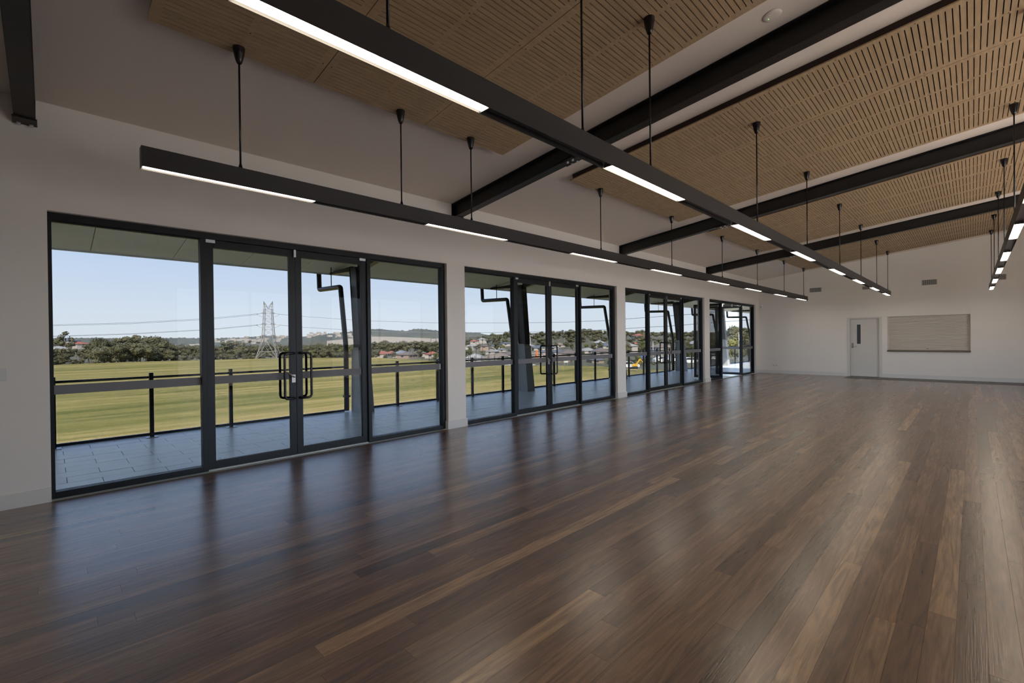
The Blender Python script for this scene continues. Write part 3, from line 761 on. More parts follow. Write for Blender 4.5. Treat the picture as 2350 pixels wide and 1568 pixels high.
for px in pxs:
    ep = edge_pt(px); d0 = math.hypot(ep.x-CAM.x, ep.y-CAM.y)
    for k, dd in enumerate(dss):
        d = d0+dd
        if k == 0: v = Vector((ep.x, ep.y, ZF-.05))
        elif k == 1: v = at(px, hy(px), d0+.6); v.z = ZF-.25
        else:
            v = gpt(px, d); v.z = min(v.z, 1e9)+rs.uniform(-.15, .15)
            if k < 5: v.z = min(v.z, ZF-.3*k if px < 700 else max(v.z, ZF-.5))
        b.v.append(tuple(v))
nd = len(dss)
for i in range(len(pxs)-1):
    for k in range(nd-1):
        dm = (dss[k]+dss[k+1])/2+150; pm_ = (pxs[i]+pxs[i+1])/2
        b.cur = 1 if (740 < pm_ < 1040 and 1000 < dm+60 < 1750) else 0
        b.face([i*nd+k, (i+1)*nd+k, (i+1)*nd+k+1, i*nd+k+1], True)
tag(b.build('ground_land', [M['scrub'], M['bare']]), 'scrubby land rising beyond the playing field', 'land', kind='structure')
b = MB(); b.quad((-9000, -9000, -75), (9000, -9000, -75), (9000, 9000, -75), (-9000, 9000, -75))
tag(b.build('ground_plain', M['scrub']), 'open plain stretching to the horizon', 'land', kind='structure')

def ridge(name, label, prof, d0, depth, ybase, matl, seed, rough):
    rr = random.Random(seed); b = MB(); xs = []; x = prof[0][0]
    while x < prof[-1][0]: xs.append(x); x += 3.0
    ny = 9
    for px in xs:
        top = interp(prof, px)-rr.random()**2*rough
        for k in range(ny):
            f = k/(ny-1); d = d0+depth*f
            yy = ybase+(top-ybase)*math.sin(f*math.pi/2)+(rr.uniform(-.5, .5) if 0 < k < ny-1 else 0)
            b.v.append(tuple(at(px, yy, d)))
        b.v.append(tuple(at(px, ybase, d0+depth*1.8)))
    ny += 1
    for i in range(len(xs)-1):
        for k in range(ny-1): b.face([i*ny+k, (i+1)*ny+k, (i+1)*ny+k+1, i*ny+k+1], True)
    return tag(b.build(name, matl), label, 'hill', kind='structure')
ridge('hill_far', 'long low wooded ridge on the horizon', [(-500, 777), (110, 777), (200, 776), (300, 778), (420, 776), (480, 778), (560, 775), (620, 771), (690, 773), (760, 771), (900, 776), (1300, 772), (2100, 765)], 3000, 1500, 800, M['forest'], 1, 2.0)
ridge('hill_wooded', 'wooded hill rising behind the bare slope', [(640, 784), (690, 775), (730, 770), (760, 766), (800, 762), (840, 757), (870, 755.5), (905, 759), (935, 760), (950, 756), (975, 756), (1010, 760), (1050, 762), (1075, 764), (1100, 765), (1124, 771), (1160, 778)], 1850, 400, 790, M['forest'], 2, 2.0)

# ------------------------------------------------------------------ trees
def crown_mesh(name, seed, kind, matl):
    r = random.Random(seed); b = MB(); blobs = []
    if kind == 'round':
        for k in range(9):
            a = r.uniform(0, 6.28); q = r.uniform(.0, .27); z = r.uniform(.36, .80)
            blobs.append((q*math.cos(a), q*math.sin(a), z, r.uniform(.15, .22)))
        blobs.append((0, 0, .80, .19)); blobs.append((0, 0, .50, .26))
    elif kind == 'low':
        for k in range(9):
            a = r.uniform(0, 6.28); q = r.uniform(.1, .36); z = r.uniform(.13, .72)
            blobs.append((q*math.cos(a), q*math.sin(a), z, r.uniform(.16, .25)))
        blobs.append((0, 0, .72, .24)); blobs.append((0, 0, .40, .32))
    elif kind == 'gum':
        for k in range(8):
            a = r.uniform(0, 6.28); q = r.uniform(.05, .30); z = r.uniform(.55, .90)
            blobs.append((q*math.cos(a), q*math.sin(a), z, r.uniform(.09, .16)))
        blobs.append((0, 0, .86, .13))
    else:                                         # open spreading crown
        for k in range(7):
            a = 6.28*k/7+r.uniform(-.3, .3); q = r.uniform(.18, .34); z = r.uniform(.52, .82)
            blobs.append((q*math.cos(a), q*math.sin(a), z, r.uniform(.10, .14)))
        blobs.append((0, 0, .90, .11)); blobs.append((.05, .1, .78, .12))
    for cx, cy, cz, rad in blobs:
        # dark core
        i = len(b.v); rg = 5; sg = 7
        b.v.append((cx, cy, cz-rad*.62))
        for a in range(1, rg):
            t = math.pi*a/rg
            for s in range(sg):
                u = 2*math.pi*s/sg+a; q = rad*.78*r.uniform(.8, 1.12)
                b.v.append((cx+q*math.sin(t)*math.cos(u), cy+q*math.sin(t)*math.sin(u), cz-q*.8*math.cos(t)))
        b.v.append((cx, cy, cz+rad*.62)); top = len(b.v)-1
        for s in range(sg): b.face([i, i+1+(s+1) % sg, i+1+s], True)
        for a in range(rg-2):
            for s in range(sg):
                o0 = i+1+a*sg; b.face([o0+s, o0+(s+1) % sg, o0+sg+(s+1) % sg, o0+sg+s], True)
        o0 = i+1+(rg-2)*sg
        for s in range(sg): b.face([o0+s, o0+(s+1) % sg, top], True)
        for k in range(int(70*(rad/.16)**2)):     # leaf sprays
            u = r.uniform(0, 6.28); ct = r.uniform(-.75, 1); st_ = math.sqrt(1-ct*ct)
            nrm = Vector((st_*math.cos(u), st_*math.sin(u), ct)); q = rad*r.uniform(.72, 1.12)
            c = Vector((cx, cy, cz))+Vector((nrm.x*q, nrm.y*q, nrm.z*q*.82))
            dirv = (nrm+Vector((r.uniform(-.7, .7), r.uniform(-.7, .7), r.uniform(-.7, .7)))).normalized()
            ax = dirv.cross(Vector((r.uniform(-1, 1), r.uniform(-1, 1), r.uniform(-1, 1)))).normalized(); ay = dirv.cross(ax)
            h = r.uniform(.022, .042)
            i = len(b.v); b.v += [tuple(c-ax*h), tuple(c-ay*h*.7), tuple(c+ax*h), tuple(c+ay*h*.7)]; b.face([i, i+1, i+2, i+3])
    return b.mesh(name, matl)
def trunk_mesh(name, seed, kind):
    r = random.Random(seed); b = MB()
    b.tube([(0, 0, -.06), (r.uniform(-.01, .01), 0, .2), (r.uniform(-.03, .03), r.uniform(-.03, .03), .45), (r.uniform(-.04, .04), r.uniform(-.04, .04), .72)], [.028, .022, .017, .009], 7)
    for k in range(4):
        a = r.uniform(0, 6.28); z = r.uniform(.28, .5); q = r.uniform(.14, .26)
        b.tube([(0, 0, z), (q*.5*math.cos(a), q*.5*math.sin(a), z+.13), (q*math.cos(a), q*math.sin(a), z+.30)], [.013, .009, .005], 5)
    return b.mesh(name, M['bark'])
PROT = {}
for kind, n_, ml in (('round', 4, 'leaf'), ('low', 4, 'leaf'), ('gum', 3, 'leaf'), ('open', 2, 'leaf'), ('green', 2, 'leaf2')):
    for k in range(n_):
        kk = 'low' if kind == 'green' else kind
        PROT[(kind, k)] = (crown_mesh('crown', 100*len(PROT)+k+5, kk, M[ml]), trunk_mesh('trunk', 300+len(PROT), kk))
NP = dict(round=4, low=4, gum=3, open=2, green=2)
def tree(px, dist, ytop, kind, label, group, wide=1.0, r=RND):
    base = gpt(px, dist)
    if dist < 260 and px < 900: base.z = min(base.z, ZF-.5)
    top = at(px, ytop, dist); hgt = max(1.5, (top.z-base.z)/.97)
    t = thing('tree', label, 'tree', base, group); t.rotation_euler = (0, 0, r.uniform(0, 6.28))
    s = hgt*wide*r.uniform(.9, 1.12); t.scale = (s, s, hgt)
    c, tr = PROT[(kind, r.randrange(NP[kind]))]
    link('crown', c, t); link('trunk', tr, t)
    return t
TOPS = [(110, 798), (150, 798), (185, 797), (205, 784), (222, 772), (238, 773), (252, 780), (262, 773), (290, 770), (318, 768), (335, 766.5), (350, 768), (375, 771), (388, 781), (400, 789), (420, 787), (470, 789), (520, 784), (545, 783), (600, 789), (650, 788), (700, 788), (740, 784), (780, 786), (830, 787), (860, 784), (880, 781), (930, 777), (975, 782), (1010, 784)]
rt_ = random.Random(21)
ci = {}
def lab(fmt, key):
    k = ci.get(key, 0); ci[key] = k+1; return fmt % nth(k)
# the belt of bush at the far edge of the field
x = 100
while x < 655:
    tree(x, rt_.uniform(262, 285), interp(TOPS, x)+rt_.uniform(-1, 5), rt_.choice(['round', 'round', 'low', 'gum']), lab('grey-green gum tree, %s from the left along the back of the bush belt', 'a'), 'gum trees beyond the field', .85 if x < 390 else 1.0, rt_)
    x += rt_.uniform(12, 19)
x = 104
while x < 655:
    ed = edge_pt(x); d0 = math.hypot(ed.x-CAM.x, ed.y-CAM.y)
    tree(x, d0+rt_.uniform(4, 12), interp(TOPS, x)+rt_.uniform(12, 26), rt_.choice(['low', 'low', 'round']), lab('bushy olive tree, %s from the left along the field edge before the bush belt', 'b'), 'bushy trees along the field edge', 1.0, rt_)
    x += rt_.uniform(14, 21)
x = 655
while x < 1012:
    tree(x, rt_.uniform(262, 300), interp(TOPS, x)+rt_.uniform(-1, 6), rt_.choice(['round', 'low', 'gum', 'green']), lab('gum tree, %s rightward from the pylon in the row below the bare slope', 'c'), 'trees below the bare slope', 1.0, rt_)
    x += rt_.uniform(11, 17)
x = 650
while x < 860:
    ed = edge_pt(x); d0 = math.hypot(ed.x-CAM.x, ed.y-CAM.y)
    tree(x, d0+rt_.uniform(5, 14), interp(TOPS, x)+rt_.uniform(12, 24), rt_.choice(['low', 'low', 'green']), lab('bushy tree, %s rightward from the pylon along the field edge', 'd'), 'bushy trees right of the pylon', 1.0, rt_)
    x += rt_.uniform(14, 21)
tree(150, 318, 761, 'open', 'tall spreading gum tree standing above the red roofs at far left', None, .72, rt_)
for px, d, yt in ((862, 232, 800), (905, 240, 806), (948, 238, 808), (962, 250, 800), (884, 236, 812), (1000, 215, 808), (1012, 215, 800)):
    tree(px, d, yt, rt_.choice(['low', 'green']), lab('garden tree, %s from the left among the roofs below the bare slope', 'e'), 'garden trees among the roofs', .9, rt_)
# the wooded hill on the right
RID = [(1062, 778), (1100, 770), (1120, 767), (1130, 763), (1150, 766), (1165, 758), (1180, 757), (1205, 758), (1222, 767), (1240, 760), (1262, 757), (1290, 757), (1310, 755), (1330, 757), (1345, 751), (1360, 756), (1372, 754), (1390, 757), (1410, 757), (1436, 757), (1445, 763), (1455, 758), (1468, 754), (1480, 758), (1500, 762), (1520, 760), (1540, 762), (1570, 760), (1600, 758), (1640, 760), (1665, 756), (1685, 748), (1697, 752), (1710, 758), (1735, 760), (1760, 756)]
x = 1062
while x < 1765:
    tree(x, rt_.uniform(470, 540), interp(RID, x)+rt_.uniform(0, 3), rt_.choice(['round', 'round', 'gum', 'low']), lab('gum tree, %s from the left along the crest of the wooded hill', 'f'), 'gum trees along the hill crest', 1.15, rt_)
    x += rt_.uniform(9, 14)
x = 1196
while x < 1765:
    tree(x, rt_.uniform(380, 440), interp(RID, x)+rt_.uniform(11, 17), rt_.choice(['round', 'low', 'gum']), lab('gum tree, %s from the left in the middle of the wooded hill', 'g'), 'gum trees on the hillside', 1.3, rt_)
    x += rt_.uniform(11, 17)
for px, d, yt in ((1066, 250, 800), (1078, 300, 795), (1096, 330, 790), (1108, 280, 803), (1128, 300, 796), (1140, 360, 784), (1152, 330, 790), (1168, 300, 800), (1176, 260, 805), (1072, 200, 815), (1112, 210, 818), (1134, 240, 812), (1160, 420, 775), (1136, 430, 772), (1090, 420, 780)):
    tree(px, d, yt, rt_.choice(['low', 'green', 'gum']), lab('garden tree, %s from the left among houses seen past the cricket net', 'h'), 'garden trees past the cricket net', .8, rt_)
for px, d, yt in ((1212, 320, 785), (1240, 300, 797), (1262, 290, 800), (1275, 330, 784), (1300, 330, 782), (1312, 300, 788), (1326, 330, 780), (1345, 310, 788), (1362, 290, 785), (1378, 300, 783), (1338, 250, 805), (1356, 200, 818), (1385, 180, 822), (1290, 160, 828), (1310, 160, 830), (1330, 165, 828), (1396, 160, 826)):
    tree(px, d, yt, rt_.choice(['low', 'green', 'round']), lab('leafy tree, %s from the left below the wooded hill through the second opening', 'i'), 'trees below the hill through the second opening', .8, rt_)
for px, d, yt in ((1440, 250, 785), (1452, 300, 783), (1466, 260, 786), (1478, 290, 780), (1492, 260, 790), (1508, 280, 786), (1524, 260, 790), (1462, 160, 812), (1480, 150, 818), (1446, 150, 822), (1500, 160, 820), (1560, 220, 790), (1575, 230, 778), (1590, 200, 790), (1602, 220, 780), (1584, 150, 815)):
    tree(px, d, yt, rt_.choice(['low', 'round', 'green']), lab('leafy tree, %s from the left below the hill through the third opening', 'j'), 'trees below the hill through the third opening', .9, rt_)
for px, d, yt, kd in ((1634, 220, 770, 'round'), (1648, 200, 780, 'low'), (1667, 190, 768, 'low'), (1680, 175, 772, 'green'), (1687, 200, 748, 'round'), (1672, 150, 790, 'green'), (1692, 150, 792, 'low'), (1709, 220, 752, 'gum'), (1718, 190, 775, 'round'), (1728, 220, 772, 'low'), (1740, 200, 775, 'low')):
    tree(px, d, yt, kd, lab('leafy tree, %s from the left seen past the open doors', 'k'), 'trees past the open doors', .9, rt_)

# ------------------------------------------------------------------ houses
def house_mesh(rk, wk, sx=1.0, gable=False):
    a, c = 6.2*sx, 4.6; wl = MB().box(-a, a, -c, c, -2.5, 2.5)
    e_ = .55; rf = MB(); A, C_ = a+e_, c+e_; i = 0
    if gable: ridge_ = [(-A, 0, 4.9), (A, 0, 4.9)]
    else: ridge_ = [(-A+C_, 0, 4.7), (A-C_, 0, 4.7)]
    rf.v += [(-A, -C_, 2.35), (A, -C_, 2.35), (A, C_, 2.35), (-A, C_, 2.35)]+ridge_+[(-A, -C_, 2.55), (A, -C_, 2.55), (A, C_, 2.55), (-A, C_, 2.55)]
    for q in ((6,7,5,4), (7,8,5), (8,9,4,5), (9,6,4), (0,1,7,6), (1,2,8,7), (2,3,9,8), (3,0,6,9), (3,2,1,0)): rf.face(q)
    return wl.mesh('walls', M[wk]), rf.mesh('roof', M['roof_'+rk])
wn = MB().bbox(-.9, .9, -.05, .05, 0, 1.2, .02).mesh('window', M['hwin'])
HC = {}
def house(px, y, dist, rk, label, group, wk='hwall', sx=1.0, sc_=1.0, rz=None, gable=False):
    key = (rk, wk, sx, gable)
    if key not in HC: HC[key] = house_mesh(rk, wk, sx, gable)
    p = at(px, y, dist); t = thing('house', label, 'house', p, group)
    base = 2.4 if rz is None else rz
    t.rotation_euler = (0, 0, base); t.scale = (sc_, sc_, sc_)
    link('walls', HC[key][0], t); link('roof', HC[key][1], t)
    for sgn in (-1, 1):
        for xx in (-3.4*sx, 0.4*sx, 3.6*sx):
            link('window', wn, t, (xx, sgn*4.62, .9))
        link('window', wn, t, (sgn*6.22*sx, .5, .9), R(90))
HG = 'houses beyond the field'
hl = [(122, 798, 345, 'red', 'red roofed house at the far left edge of the first opening', 'hwall2', 1.2, .95, .5),
 (152, 790, 390, 'slate', 'slate grey roofed house below the tall spreading gum', 'hwall', 1.2, .95, .7),
 (182, 796, 385, 'red', 'small red roofed house right of the tall spreading gum', 'hwall', 1.0, .8, .4),
 (135, 810, 302, 'pale', 'pale roofed house half hidden in trees at far left', 'hwall', 1.0, .8, .6),
 (878, 820, 245, 'red', 'orange roofed house left in the row below the bare slope', 'hwall', 1.0, .85, 2.2),
 (898, 818, 262, 'red', 'second red roofed house in the row below the bare slope', 'hwall2', .9, .8, 2.5),
 (921, 819, 255, 'grey', 'pale grey roofed house in the row below the bare slope', 'hwall', 1.1, .9, 2.3),
 (936, 822, 238, 'brown', 'brown roofed house nearest the field below the bare slope', 'hwall2', 1.2, .85, 2.1),
 (962, 818, 262, 'brown', 'brown roofed house behind the balustrade post in first opening', 'hwall', 1.3, .95, 2.5),
 (974, 811, 300, 'pale', 'cream house with pale roof low in the tree line', 'hwall', .9, .8, 2.0),
 (993, 820, 230, 'red', 'red roofed house at the right end of first opening', 'hwall', .9, .75, 2.2),
 (1090, 830, 185, 'pale', 'long pale roofed building directly behind the cricket net', 'hwall', 1.6, .85, 2.4),
 (1128, 829, 215, 'tan', 'tan roofed building at the right end of the cricket net', 'hwall', 1.4, .85, 2.3),
 (1088, 789, 420, 'red', 'red roofed house high on the slope left of the hill', 'hwall', 1.1, 1.0, 2.5),
 (1080, 800, 380, 'pale', 'pale roofed house high on the slope left of the red roof', 'hwall', 1.1, .9, 2.2),
 (1106, 784, 470, 'pale', 'white house highest on the slope above the cricket net', 'hwall', 1.0, 1.0, 2.6),
 (1112, 800, 360, 'brown', 'brown roofed house midway up the slope above the net', 'hwall2', 1.0, .85, 2.4),
 (1138, 800, 380, 'slate', 'slate roofed house midway up the slope right of the net', 'hwall', 1.1, .95, 2.3),
 (1158, 794, 420, 'slate', 'slate roofed house high up beside the gum trunks', 'hwall', 1.2, 1.0, 2.6),
 (1130, 813, 300, 'pale', 'white gabled house right of the cricket net', 'hwall', .9, .85, 2.0),
 (1152, 808, 330, 'grey', 'grey roofed house above the white gable', 'hwall', 1.1, .8, 2.4),
 (1148, 826, 235, 'tan', 'large tan roofed house right of the net', 'hwall', 1.4, .95, 2.3),
 (1170, 822, 250, 'brown', 'brown roofed house left of the second door mullion', 'hwall', 1.2, .95, 2.6),
 (1176, 810, 320, 'slate', 'dark slate roofed house behind the brown one', 'hwall', 1.0, .8, 2.1),
 (1217, 802, 330, 'grey', 'grey roofed white house beside the light pole', 'hwall', 1.1, 1.0, 2.4),
 (1236, 805, 320, 'slate', 'slate roofed white house right of the light pole', 'hwall', 1.1, 1.0, 2.4),
 (1228, 820, 230, 'tan', 'low tan roofed house behind the orange pads', 'hwall', 1.5, .75, 2.5),
 (1245, 815, 260, 'slate', 'small dark roofed house between pole and door handle', 'hwall', .9, .75, 2.2),
 (1282, 798, 350, 'tan', 'cream house with tan roof under the wooded hill', 'hwall', 1.1, 1.0, 2.5),
 (1270, 804, 320, 'grey', 'white walled house glimpsed behind the door handle', 'hwall', .9, .95, 2.3),
 (1282, 815, 262, 'slate', 'blue grey roofed house inside the door handle loop', 'hwall', 1.0, .9, 2.4),
 (1303, 820, 228, 'brown', 'large brown hip roofed house in the middle of second opening', 'hwall', 1.5, 1.05, 2.35),
 (1285, 831, 178, 'tan', 'low brown roofed house nearest the field in second opening', 'hwall2', 1.5, .85, 2.35),
 (1348, 812, 265, 'pale', 'pale roofed house right of the second door', 'hwall', 1.2, .9, 2.5),
 (1378, 815, 250, 'brown', 'wide brown roofed house behind the balustrade post, second opening', 'hwall', 1.6, 1.0, 2.3),
 (1375, 794, 340, 'pale', 'white two storey house under the hill, second opening', 'hwall', .8, 1.1, 2.1),
 (1388, 800, 330, 'slate', 'slate roofed house right of the white two storey', 'hwall', 1.0, .95, 2.6),
 (1366, 833, 175, 'slate', 'low grey shed roof at the field edge, second opening', 'hwall2', 1.5, .6, 2.4),
 (1464, 776, 430, 'red', 'red roofed house high on the hill through third opening', 'hwall', 1.4, 1.0, 2.4),
 (1456, 795, 330, 'red', 'pinkish roofed house lower on the hill, third opening', 'hwall', 1.0, .8, 2.2),
 (1443, 802, 260, 'pale', 'pale roofed house at the left of third opening', 'hwall', 1.1, .9, 2.4),
 (1519, 806, 210, 'tan', 'tan roofed house behind the third door handle', 'hwall', 1.4, .85, 2.4),
 (1596, 798, 240, 'pale', 'pale roofed house right of the dark column, third opening', 'hwall', .9, .9, 2.5),
 (1636, 797, 230, 'grey', 'grey roofed house through the open door glass', 'hwall', 1.0, .9, 2.4),
 (1731, 797, 255, 'grey', 'white building beyond the last deck column', 'hwall', 1.0, .9, 2.4)]
for px, y, d, rk, lb, wk, sx_, s_, rz in hl: house(px, y, d, rk, lb, HG, wk, sx_, s_*.82, rz, gable=('gable' in lb))
b = MB(); rr = random.Random(5)                  # distant town, far too small to tell apart
for lo, hi, y0, y1, nn in ((370, 470, 791, 799, 26), (486, 600, 778, 788, 26), (560, 690, 772, 786, 34), (700, 850, 764, 776, 22)):
    for k in range(nn):
        d = rr.uniform(1500, 1800); p = at(rr.uniform(lo, hi), rr.uniform(y0, y1), d); w_ = rr.uniform(3, 8); h_ = rr.uniform(2, 4)
        b.box(p.x-w_, p.x+w_, p.y-w_, p.y+w_, p.z-3, p.z+h_)
tag(b.build('distant_town', M['hwall']), 'pale buildings of a distant town along the horizon', 'town', kind='stuff')

# ------------------------------------------------------------------ pylon and wires
PD = 237.0; pb_ = at(617, 824, PD); pz = ZF-.4
sc_p = PD*math.cos(math.atan((617-1175)/F))/F*1.0
fx = math.hypot(*(FW.x, FW.y)); rdir = Vector((RT.x, RT.y, 0)).normalized(); fdir = Vector((FW.x, FW.y, 0)).normalized()
zpx = lambda y: at(617, y, PD).z
t = thing('pylon', 'tall lattice steel power pylon at the far edge of the field', 'pylon', (pb_.x, pb_.y, pz))
t.rotation_euler = (0, 0, math.atan2(rdir.y, rdir.x)+.25)
m2 = abs(at(617, 790, PD).z-at(617, 791, PD).z)  # metres per pixel up here
hz = lambda y: zpx(y)-pz
lev = [(0, 22.5*m2), (hz(785), 12.5*m2), (hz(770), 11.2*m2), (hz(757), 10.2*m2), (hz(744.5), 9.4*m2), (hz(732), 8.8*m2), (hz(719.5), 8.2*m2), (hz(710), 8.0*m2)]
def corners(z, w_): return [Vector((sx_*w_, sy_*w_, z)) for sx_, sy_ in ((-1,-1), (1,-1), (1,1), (-1,1))]
b = MB(); g = MB()
for (z0, w0), (z1, w1) in zip(lev, lev[1:]):
    A, B_ = corners(z0, w0), corners(z1, w1)
    for k in range(4):
        b.bar(A[k], B_[k], .20); k2 = (k+1) % 4
        g.bar(B_[k], B_[k2], .08)
        if z0 == 0:
            mid = (B_[k]+B_[k2])/2; g.bar(A[k], mid, .17); g.bar(A[k2], mid, .17)
            q0 = A[k].lerp(B_[k], .45); q1 = A[k2].lerp(B_[k2], .45); g.bar(q0, q1, .14)
            g.bar(A[k], q0.lerp(q1, .5), .12); g.bar(A[k2], q0.lerp(q1, .5), .12)
        else:
            mm_ = 1
            for j in range(mm_):
                a0, a1 = A[k].lerp(B_[k], j/mm_), A[k2].lerp(B_[k2], j/mm_); c0, c1 = A[k].lerp(B_[k], (j+1)/mm_), A[k2].lerp(B_[k2], (j+1)/mm_)
                g.bar(a0, c1, .085); g.bar(a1, c0, .085)
zt_ = lev[-1][0]; wt = lev[-1][1]
for sx_ in (-1, 1):
    tip = Vector((sx_*9.5*m2, 0, hz(691.5)))
    for sy_ in (-1, 1):
        b.bar((sx_*wt, sy_*wt, zt_), tip, .18); b.bar((0, sy_*wt*.8, zt_+1.2*m2), tip, .14)
        for q in (.3, .6): g.bar(Vector((sx_*wt, sy_*wt, zt_)).lerp(tip, q), Vector((0, sy_*wt*.8, zt_+1.2*m2)).lerp(tip, q), .10)
b.build('tower_legs', M['pylon'], t); o = g.build('lattice_braces', M['pylon'], t); o['kind'] = 'stuff'
arms = [(719.5, 24), (744.5, 25), (771, 26)]
for y, hl_ in arms:
    z = hz(y); w0 = 9*m2
    c_ = MB()
    for sgn in (-1, 1):
        tip = Vector((sgn*hl_*m2*.62, 0, z))
        for sy_ in (-1, 1):
            c_.bar((sgn*w0*.8, sy_*w0, z), tip, .16); c_.bar((sgn*w0*.8, sy_*w0, z+2.2*m2), tip, .12)
    arm = c_.build('cross_arm', M['pylon'], t)
    for sgn in (-1, 1):
        MB().tube([(sgn*hl_*m2*.62, 0, z), (sgn*hl_*m2, 0, z-.3)], .16, 6).build('insulator', M['pole'], arm)
        MB().tube([(sgn*hl_*m2, 0, z-.3), (sgn*hl_*m2*.8, 0, z-6*m2), (sgn*hl_*m2*.4, 0, z-8.5*m2)], .05, 4).build('jumper_wire', M['wire'], arm)
def wire(pts, label):
    P_ = [at(*p) for p in pts]; tag(MB().tube(P_, .07, 4).build('power_line', M['wire']), label, 'power line', 'power lines strung from the pylon')
for k, dy in enumerate((0, 2.2)):
    nmm = ('upper', 'lower')[k]
    wire([(592, 720+dy, 237), (480, 731+dy, 245), (300, 741+dy, 258), (110, 746+dy, 270), (-200, 748+dy, 285)], 'power line leftward from the top pylon arm, %s of the pair' % nmm)
    wire([(592, 745.5+dy*.6, 237), (480, 756+dy*.6, 245), (300, 766+dy*.6, 258), (110, 772+dy*.6, 270), (-200, 775+dy*.6, 285)], 'power line leftward from the middle pylon arm, %s of the pair' % nmm)
wire([(642, 721.5, 237), (690, 726, 232), (790, 733, 222), (860, 737, 215), (1005, 741.5, 200), (1180, 741.5, 180), (1300, 739.5, 165), (1400, 735.5, 152), (1440, 732, 148), (1530, 725.5, 138), (1600, 720, 130), (1800, 700, 110)], 'power line rightward from the top pylon arm across all openings')
wire([(643, 746.5, 237), (690, 751, 232), (790, 757, 222), (860, 761, 215), (1005, 764, 200), (1180, 763, 180), (1300, 761, 165), (1400, 756.5, 152), (1490, 751, 143), (1530, 749, 138), (1600, 743.5, 130), (1800, 728, 110)], 'power line rightward from the middle pylon arm across all openings')

# ------------------------------------------------------------------ things around the field
t = thing('cricket_net', 'tall black framed cricket net enclosure beyond the field', 'sports cage', gpt(1095, 124))
o_ = Vector(t.location)
def stand(px, y0, y1, d, r_, mt, parent, nm):
    a = at(px, y0, d)-o_; c_ = at(px, y1, d)-o_; c_.x, c_.y = a.x, a.y
    return MB().tube([a, c_], r_, 6).build(nm, mt, parent), a, c_
tops = []
for px, d in ((989.5, 150), (1001.5, 146), (1066.5, 134), (1079.5, 132), (1093, 131), (1108, 130), (1122.5, 129)):
    _, a, c_ = stand(px, 838 if px > 1050 else 830, 774.5 if px > 1050 else 777, d, .055, M['rod'], t, 'post'); tops.append((px, a, c_))
for (p0, a0, c0), (p1, a1, c1) in zip(tops, tops[1:]):
    if p1-p0 < 30:
        MB().bar(c0, c1, .05).build('top_rail', M['rod'], t); MB().bar(a0.lerp(c0, .66), a1.lerp(c1, .66), .03).build('mid_rail', M['rod'], t)
t = thing('field_fence', 'low black post fence along the edge of the cricket net', 'fence', gpt(1095, 116)); o_ = Vector(t.location); prev = None
for px, d in ((985, 150), (998, 147), (1063, 121), (1076, 119), (1090, 118), (1105, 117), (1120, 117), (1135, 117)):
    _, a, c_ = stand(px, 834 if px > 1050 else 829, 818 if px > 1050 else 817, d, .085, M['rod'], t, 'post')
    if prev is not None and (a-prev).length < 8: MB().bar(prev+Vector((0,0,1.2)), a+Vector((0,0,1.2)), .05).build('rail', M['rod'], t)
    prev = a
b = MB()
for k, px in enumerate(range(1060, 1240, 12)):
    for dd in (0, 3.2):
        e = edge_pt(px); d = math.hypot(e.x-CAM.x, e.y-CAM.y)+.4+dd; p = at(px, hy(px), d); b.v.append((p.x, p.y, ZF+.05 if dd == 0 else ZF+.1))
for k in range(0, len(b.v)-2, 2): b.face([k, k+2, k+3, k+1])
tag(b.build('path', M['path']), 'pale path along the right edge of the field', 'path', kind='structure')
for px, yt, yb, d, lb in ((1217.5, 771, 838, 128, 'tall pale light pole at the field edge, second opening'), (1696.5, 764, 836, 120, 'tall pale light pole seen past the open doors'), (1499, 783, 830, 150, 'grey power pole through the third opening')):
    p = at(px, yb, d); z1 = at(px, yt, d).z-p.z
    t = thing('light_pole', lb, 'pole', p)
    MB().tube([(0, 0, -.6), (0, 0, z1)], [.13, .08], 8).build('pole_shaft', M['pole'], t)
    MB().bbox(-.15, .9, -.16, .16, z1-.08, z1+.10, .03).build('lamp_head', M['pole'], t)
for k, (px, y0, y1) in enumerate(((1216, 800, 833), (1232.5, 804, 834), (1254, 803, 835))):
    p = at(px, y1, 124); t = thing('goal_post_pad', 'orange padded goal post, %s from the left at the field edge' % nth(k), 'goal post', (p.x, p.y, p.z), 'orange padded goal posts')
    h_ = at(px, y0, 124).z-p.z
    MB().lathe((0,0,0), [(.21, .05), (.23, .1), (.23, h_-.08), (.18, h_)], 10).build('pad', M['orange'], t)
    MB().tube([(0, 0, -.3), (0, 0, h_+.25)], .06, 6).build('post', M['pole'], t)
p = at(1299, 833.5, 123); t = thing('field_sign', 'blank white sign board on two legs at the field edge', 'sign', p)
t.rotation_euler = (0, 0, .8)
MB().bbox(-.5, .5, -.03, .03, .1, .72, .02).build('board', M['white'], t)
for sx_ in (-.4, .4): MB().tube([(sx_, 0, -.6), (sx_, 0, .15)], .04, 6).build('leg', M['pole'], t)
p = at(1477, 819, 118); t = thing('blue_sign', 'small blue banner hung on the fence, third opening', 'banner', p); t.rotation_euler = (0, 0, .8)
MB().bbox(-.7, .7, -.03, .03, -.15, .20, .02).build('banner_sheet', M['blue'], t)
for sx_ in (-.6, .6): MB().tube([(sx_, 0, -2.2), (sx_, 0, .25)], .03, 6).build('stake', M['rod'], t)

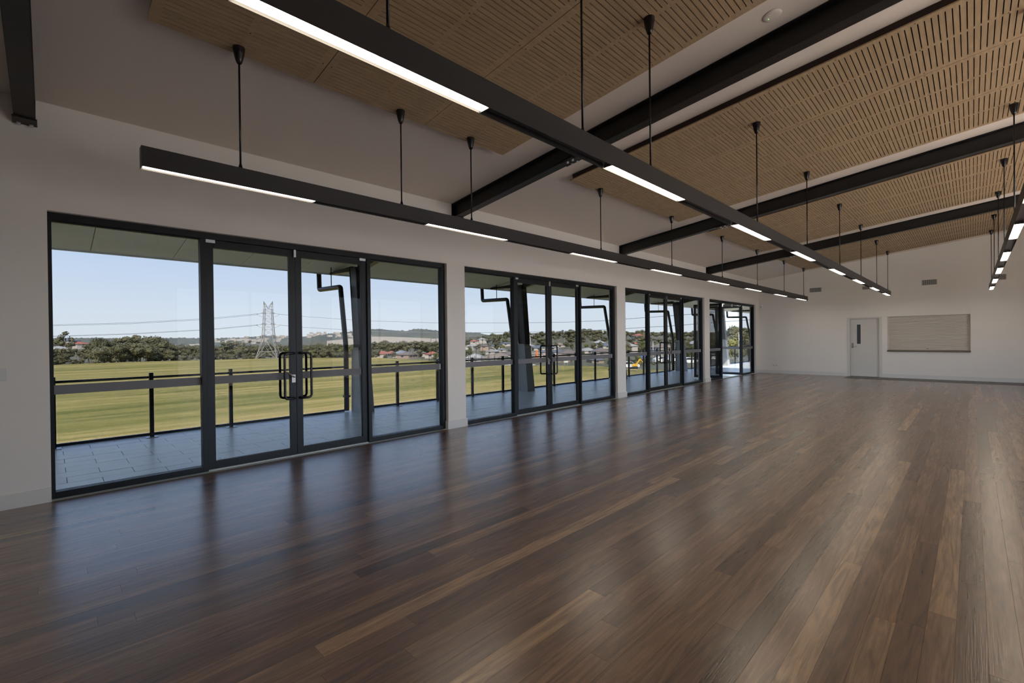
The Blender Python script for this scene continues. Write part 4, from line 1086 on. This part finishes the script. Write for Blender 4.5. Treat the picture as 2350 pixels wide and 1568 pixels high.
def car(px, y, d, label, rz, ute=False, paint='carwhite'):
    p = at(px, y, d); t = thing('car', label, 'car', p); t.rotation_euler = (0, 0, rz)
    prof = [(-2.2, .35), (2.2, .35), (2.25, .75), (2.1, .95), (1.05, 1.02), (.45, 1.52), (-1.0 if not ute else -.35, 1.55), (-1.9 if not ute else -.5, 1.05), (-2.2, 1.0)]
    MB().prism(prof, 1, -.85, .85).build('body', M[paint], t)
    MB().prism([(.95, 1.05), (.42, 1.46), (-.9 if not ute else -.3, 1.49), (-1.5 if not ute else -.42, 1.07)], 1, -.865, .865).build('windows', M['carglass'], t)
    wm = MB().tube([(0, -.11, 0), (0, .11, 0)], .34, 14).mesh('wheel', M['tyre'])
    for xx in (-1.35, 1.35):
        for yy in (-.80, .80): link('wheel', wm, t, (xx, yy, .34))
    for yy in (-.6, .6): MB().bbox(2.2, 2.27, yy-.2, yy+.2, .68, .84, .01).build('headlight', M['white'], t)
car(1521, 834, 112, 'white car parked beyond the field, left of the third door stile', .9)
car(1541, 832, 112, 'white utility parked between the third door and the dark column', .9, True)
car(1584, 836, 112, 'white car parked right of the dark column, third opening', .8)
car(1637, 828, 115, 'white car seen through the left glass of the last opening', .5)
car(1443, 846, 106, 'white car beside the yellow excavator', .9)
p = at(1453, 846, 106); t = thing('excavator', 'small yellow excavator beyond the field, third opening', 'excavator', p); t.rotation_euler = (0, 0, .7)
MB().bbox(-.9, .9, -.6, .6, .45, 1.05, .08).build('engine_body', M['yellow'], t)
MB().bbox(-.5, .35, -.45, .45, 1.05, 2.0, .06).build('cab', M['carglass'], t)
for yy in (-.55, .55): MB().bbox(-.95, .95, yy-.15, yy+.15, -.05, .44, .12).build('track', M['tyre'], t)
bm_ = MB().bar((.7, 0, .9), (1.5, 0, 2.1), .22, .28).bar((1.5, 0, 2.1), (2.3, 0, 1.2), .18, .22).build('boom_arm', M['yellow'], t)
MB().prism([(2.1, .6), (2.6, .7), (2.5, 1.2), (2.2, 1.25)], 1, -.3, .3).build('bucket', M['tyre'], bm_)

# the magpie on the grass
p = on(2, ZF, (146, 907.5)); t = thing('bird', 'black and white bird standing on the grass at left', 'bird', (p.x, p.y, ZF)); t.rotation_euler = (0, 0, 2.2); t.scale = (1.5, 1.5, 1.5)
MB().tube([(-.26, 0, .13), (-.14, 0, .17), (-.05, 0, .20), (.05, 0, .24), (.10, 0, .30), (.13, 0, .345), (.17, 0, .352), (.24, 0, .335)], [.012, .03, .065, .075, .05, .042, .03, .004], 10).build('body', M['tyre'], t)
MB().tube([(-.08, 0, .215), (.02, 0, .262), (.08, 0, .30)], [.03, .068, .046], 10).build('white_back', M['white'], t)
for yy in (-.025, .025): MB().tube([(0, yy, 0), (.0, yy, .18)], .008, 5).build('leg', M['tyre'], t)
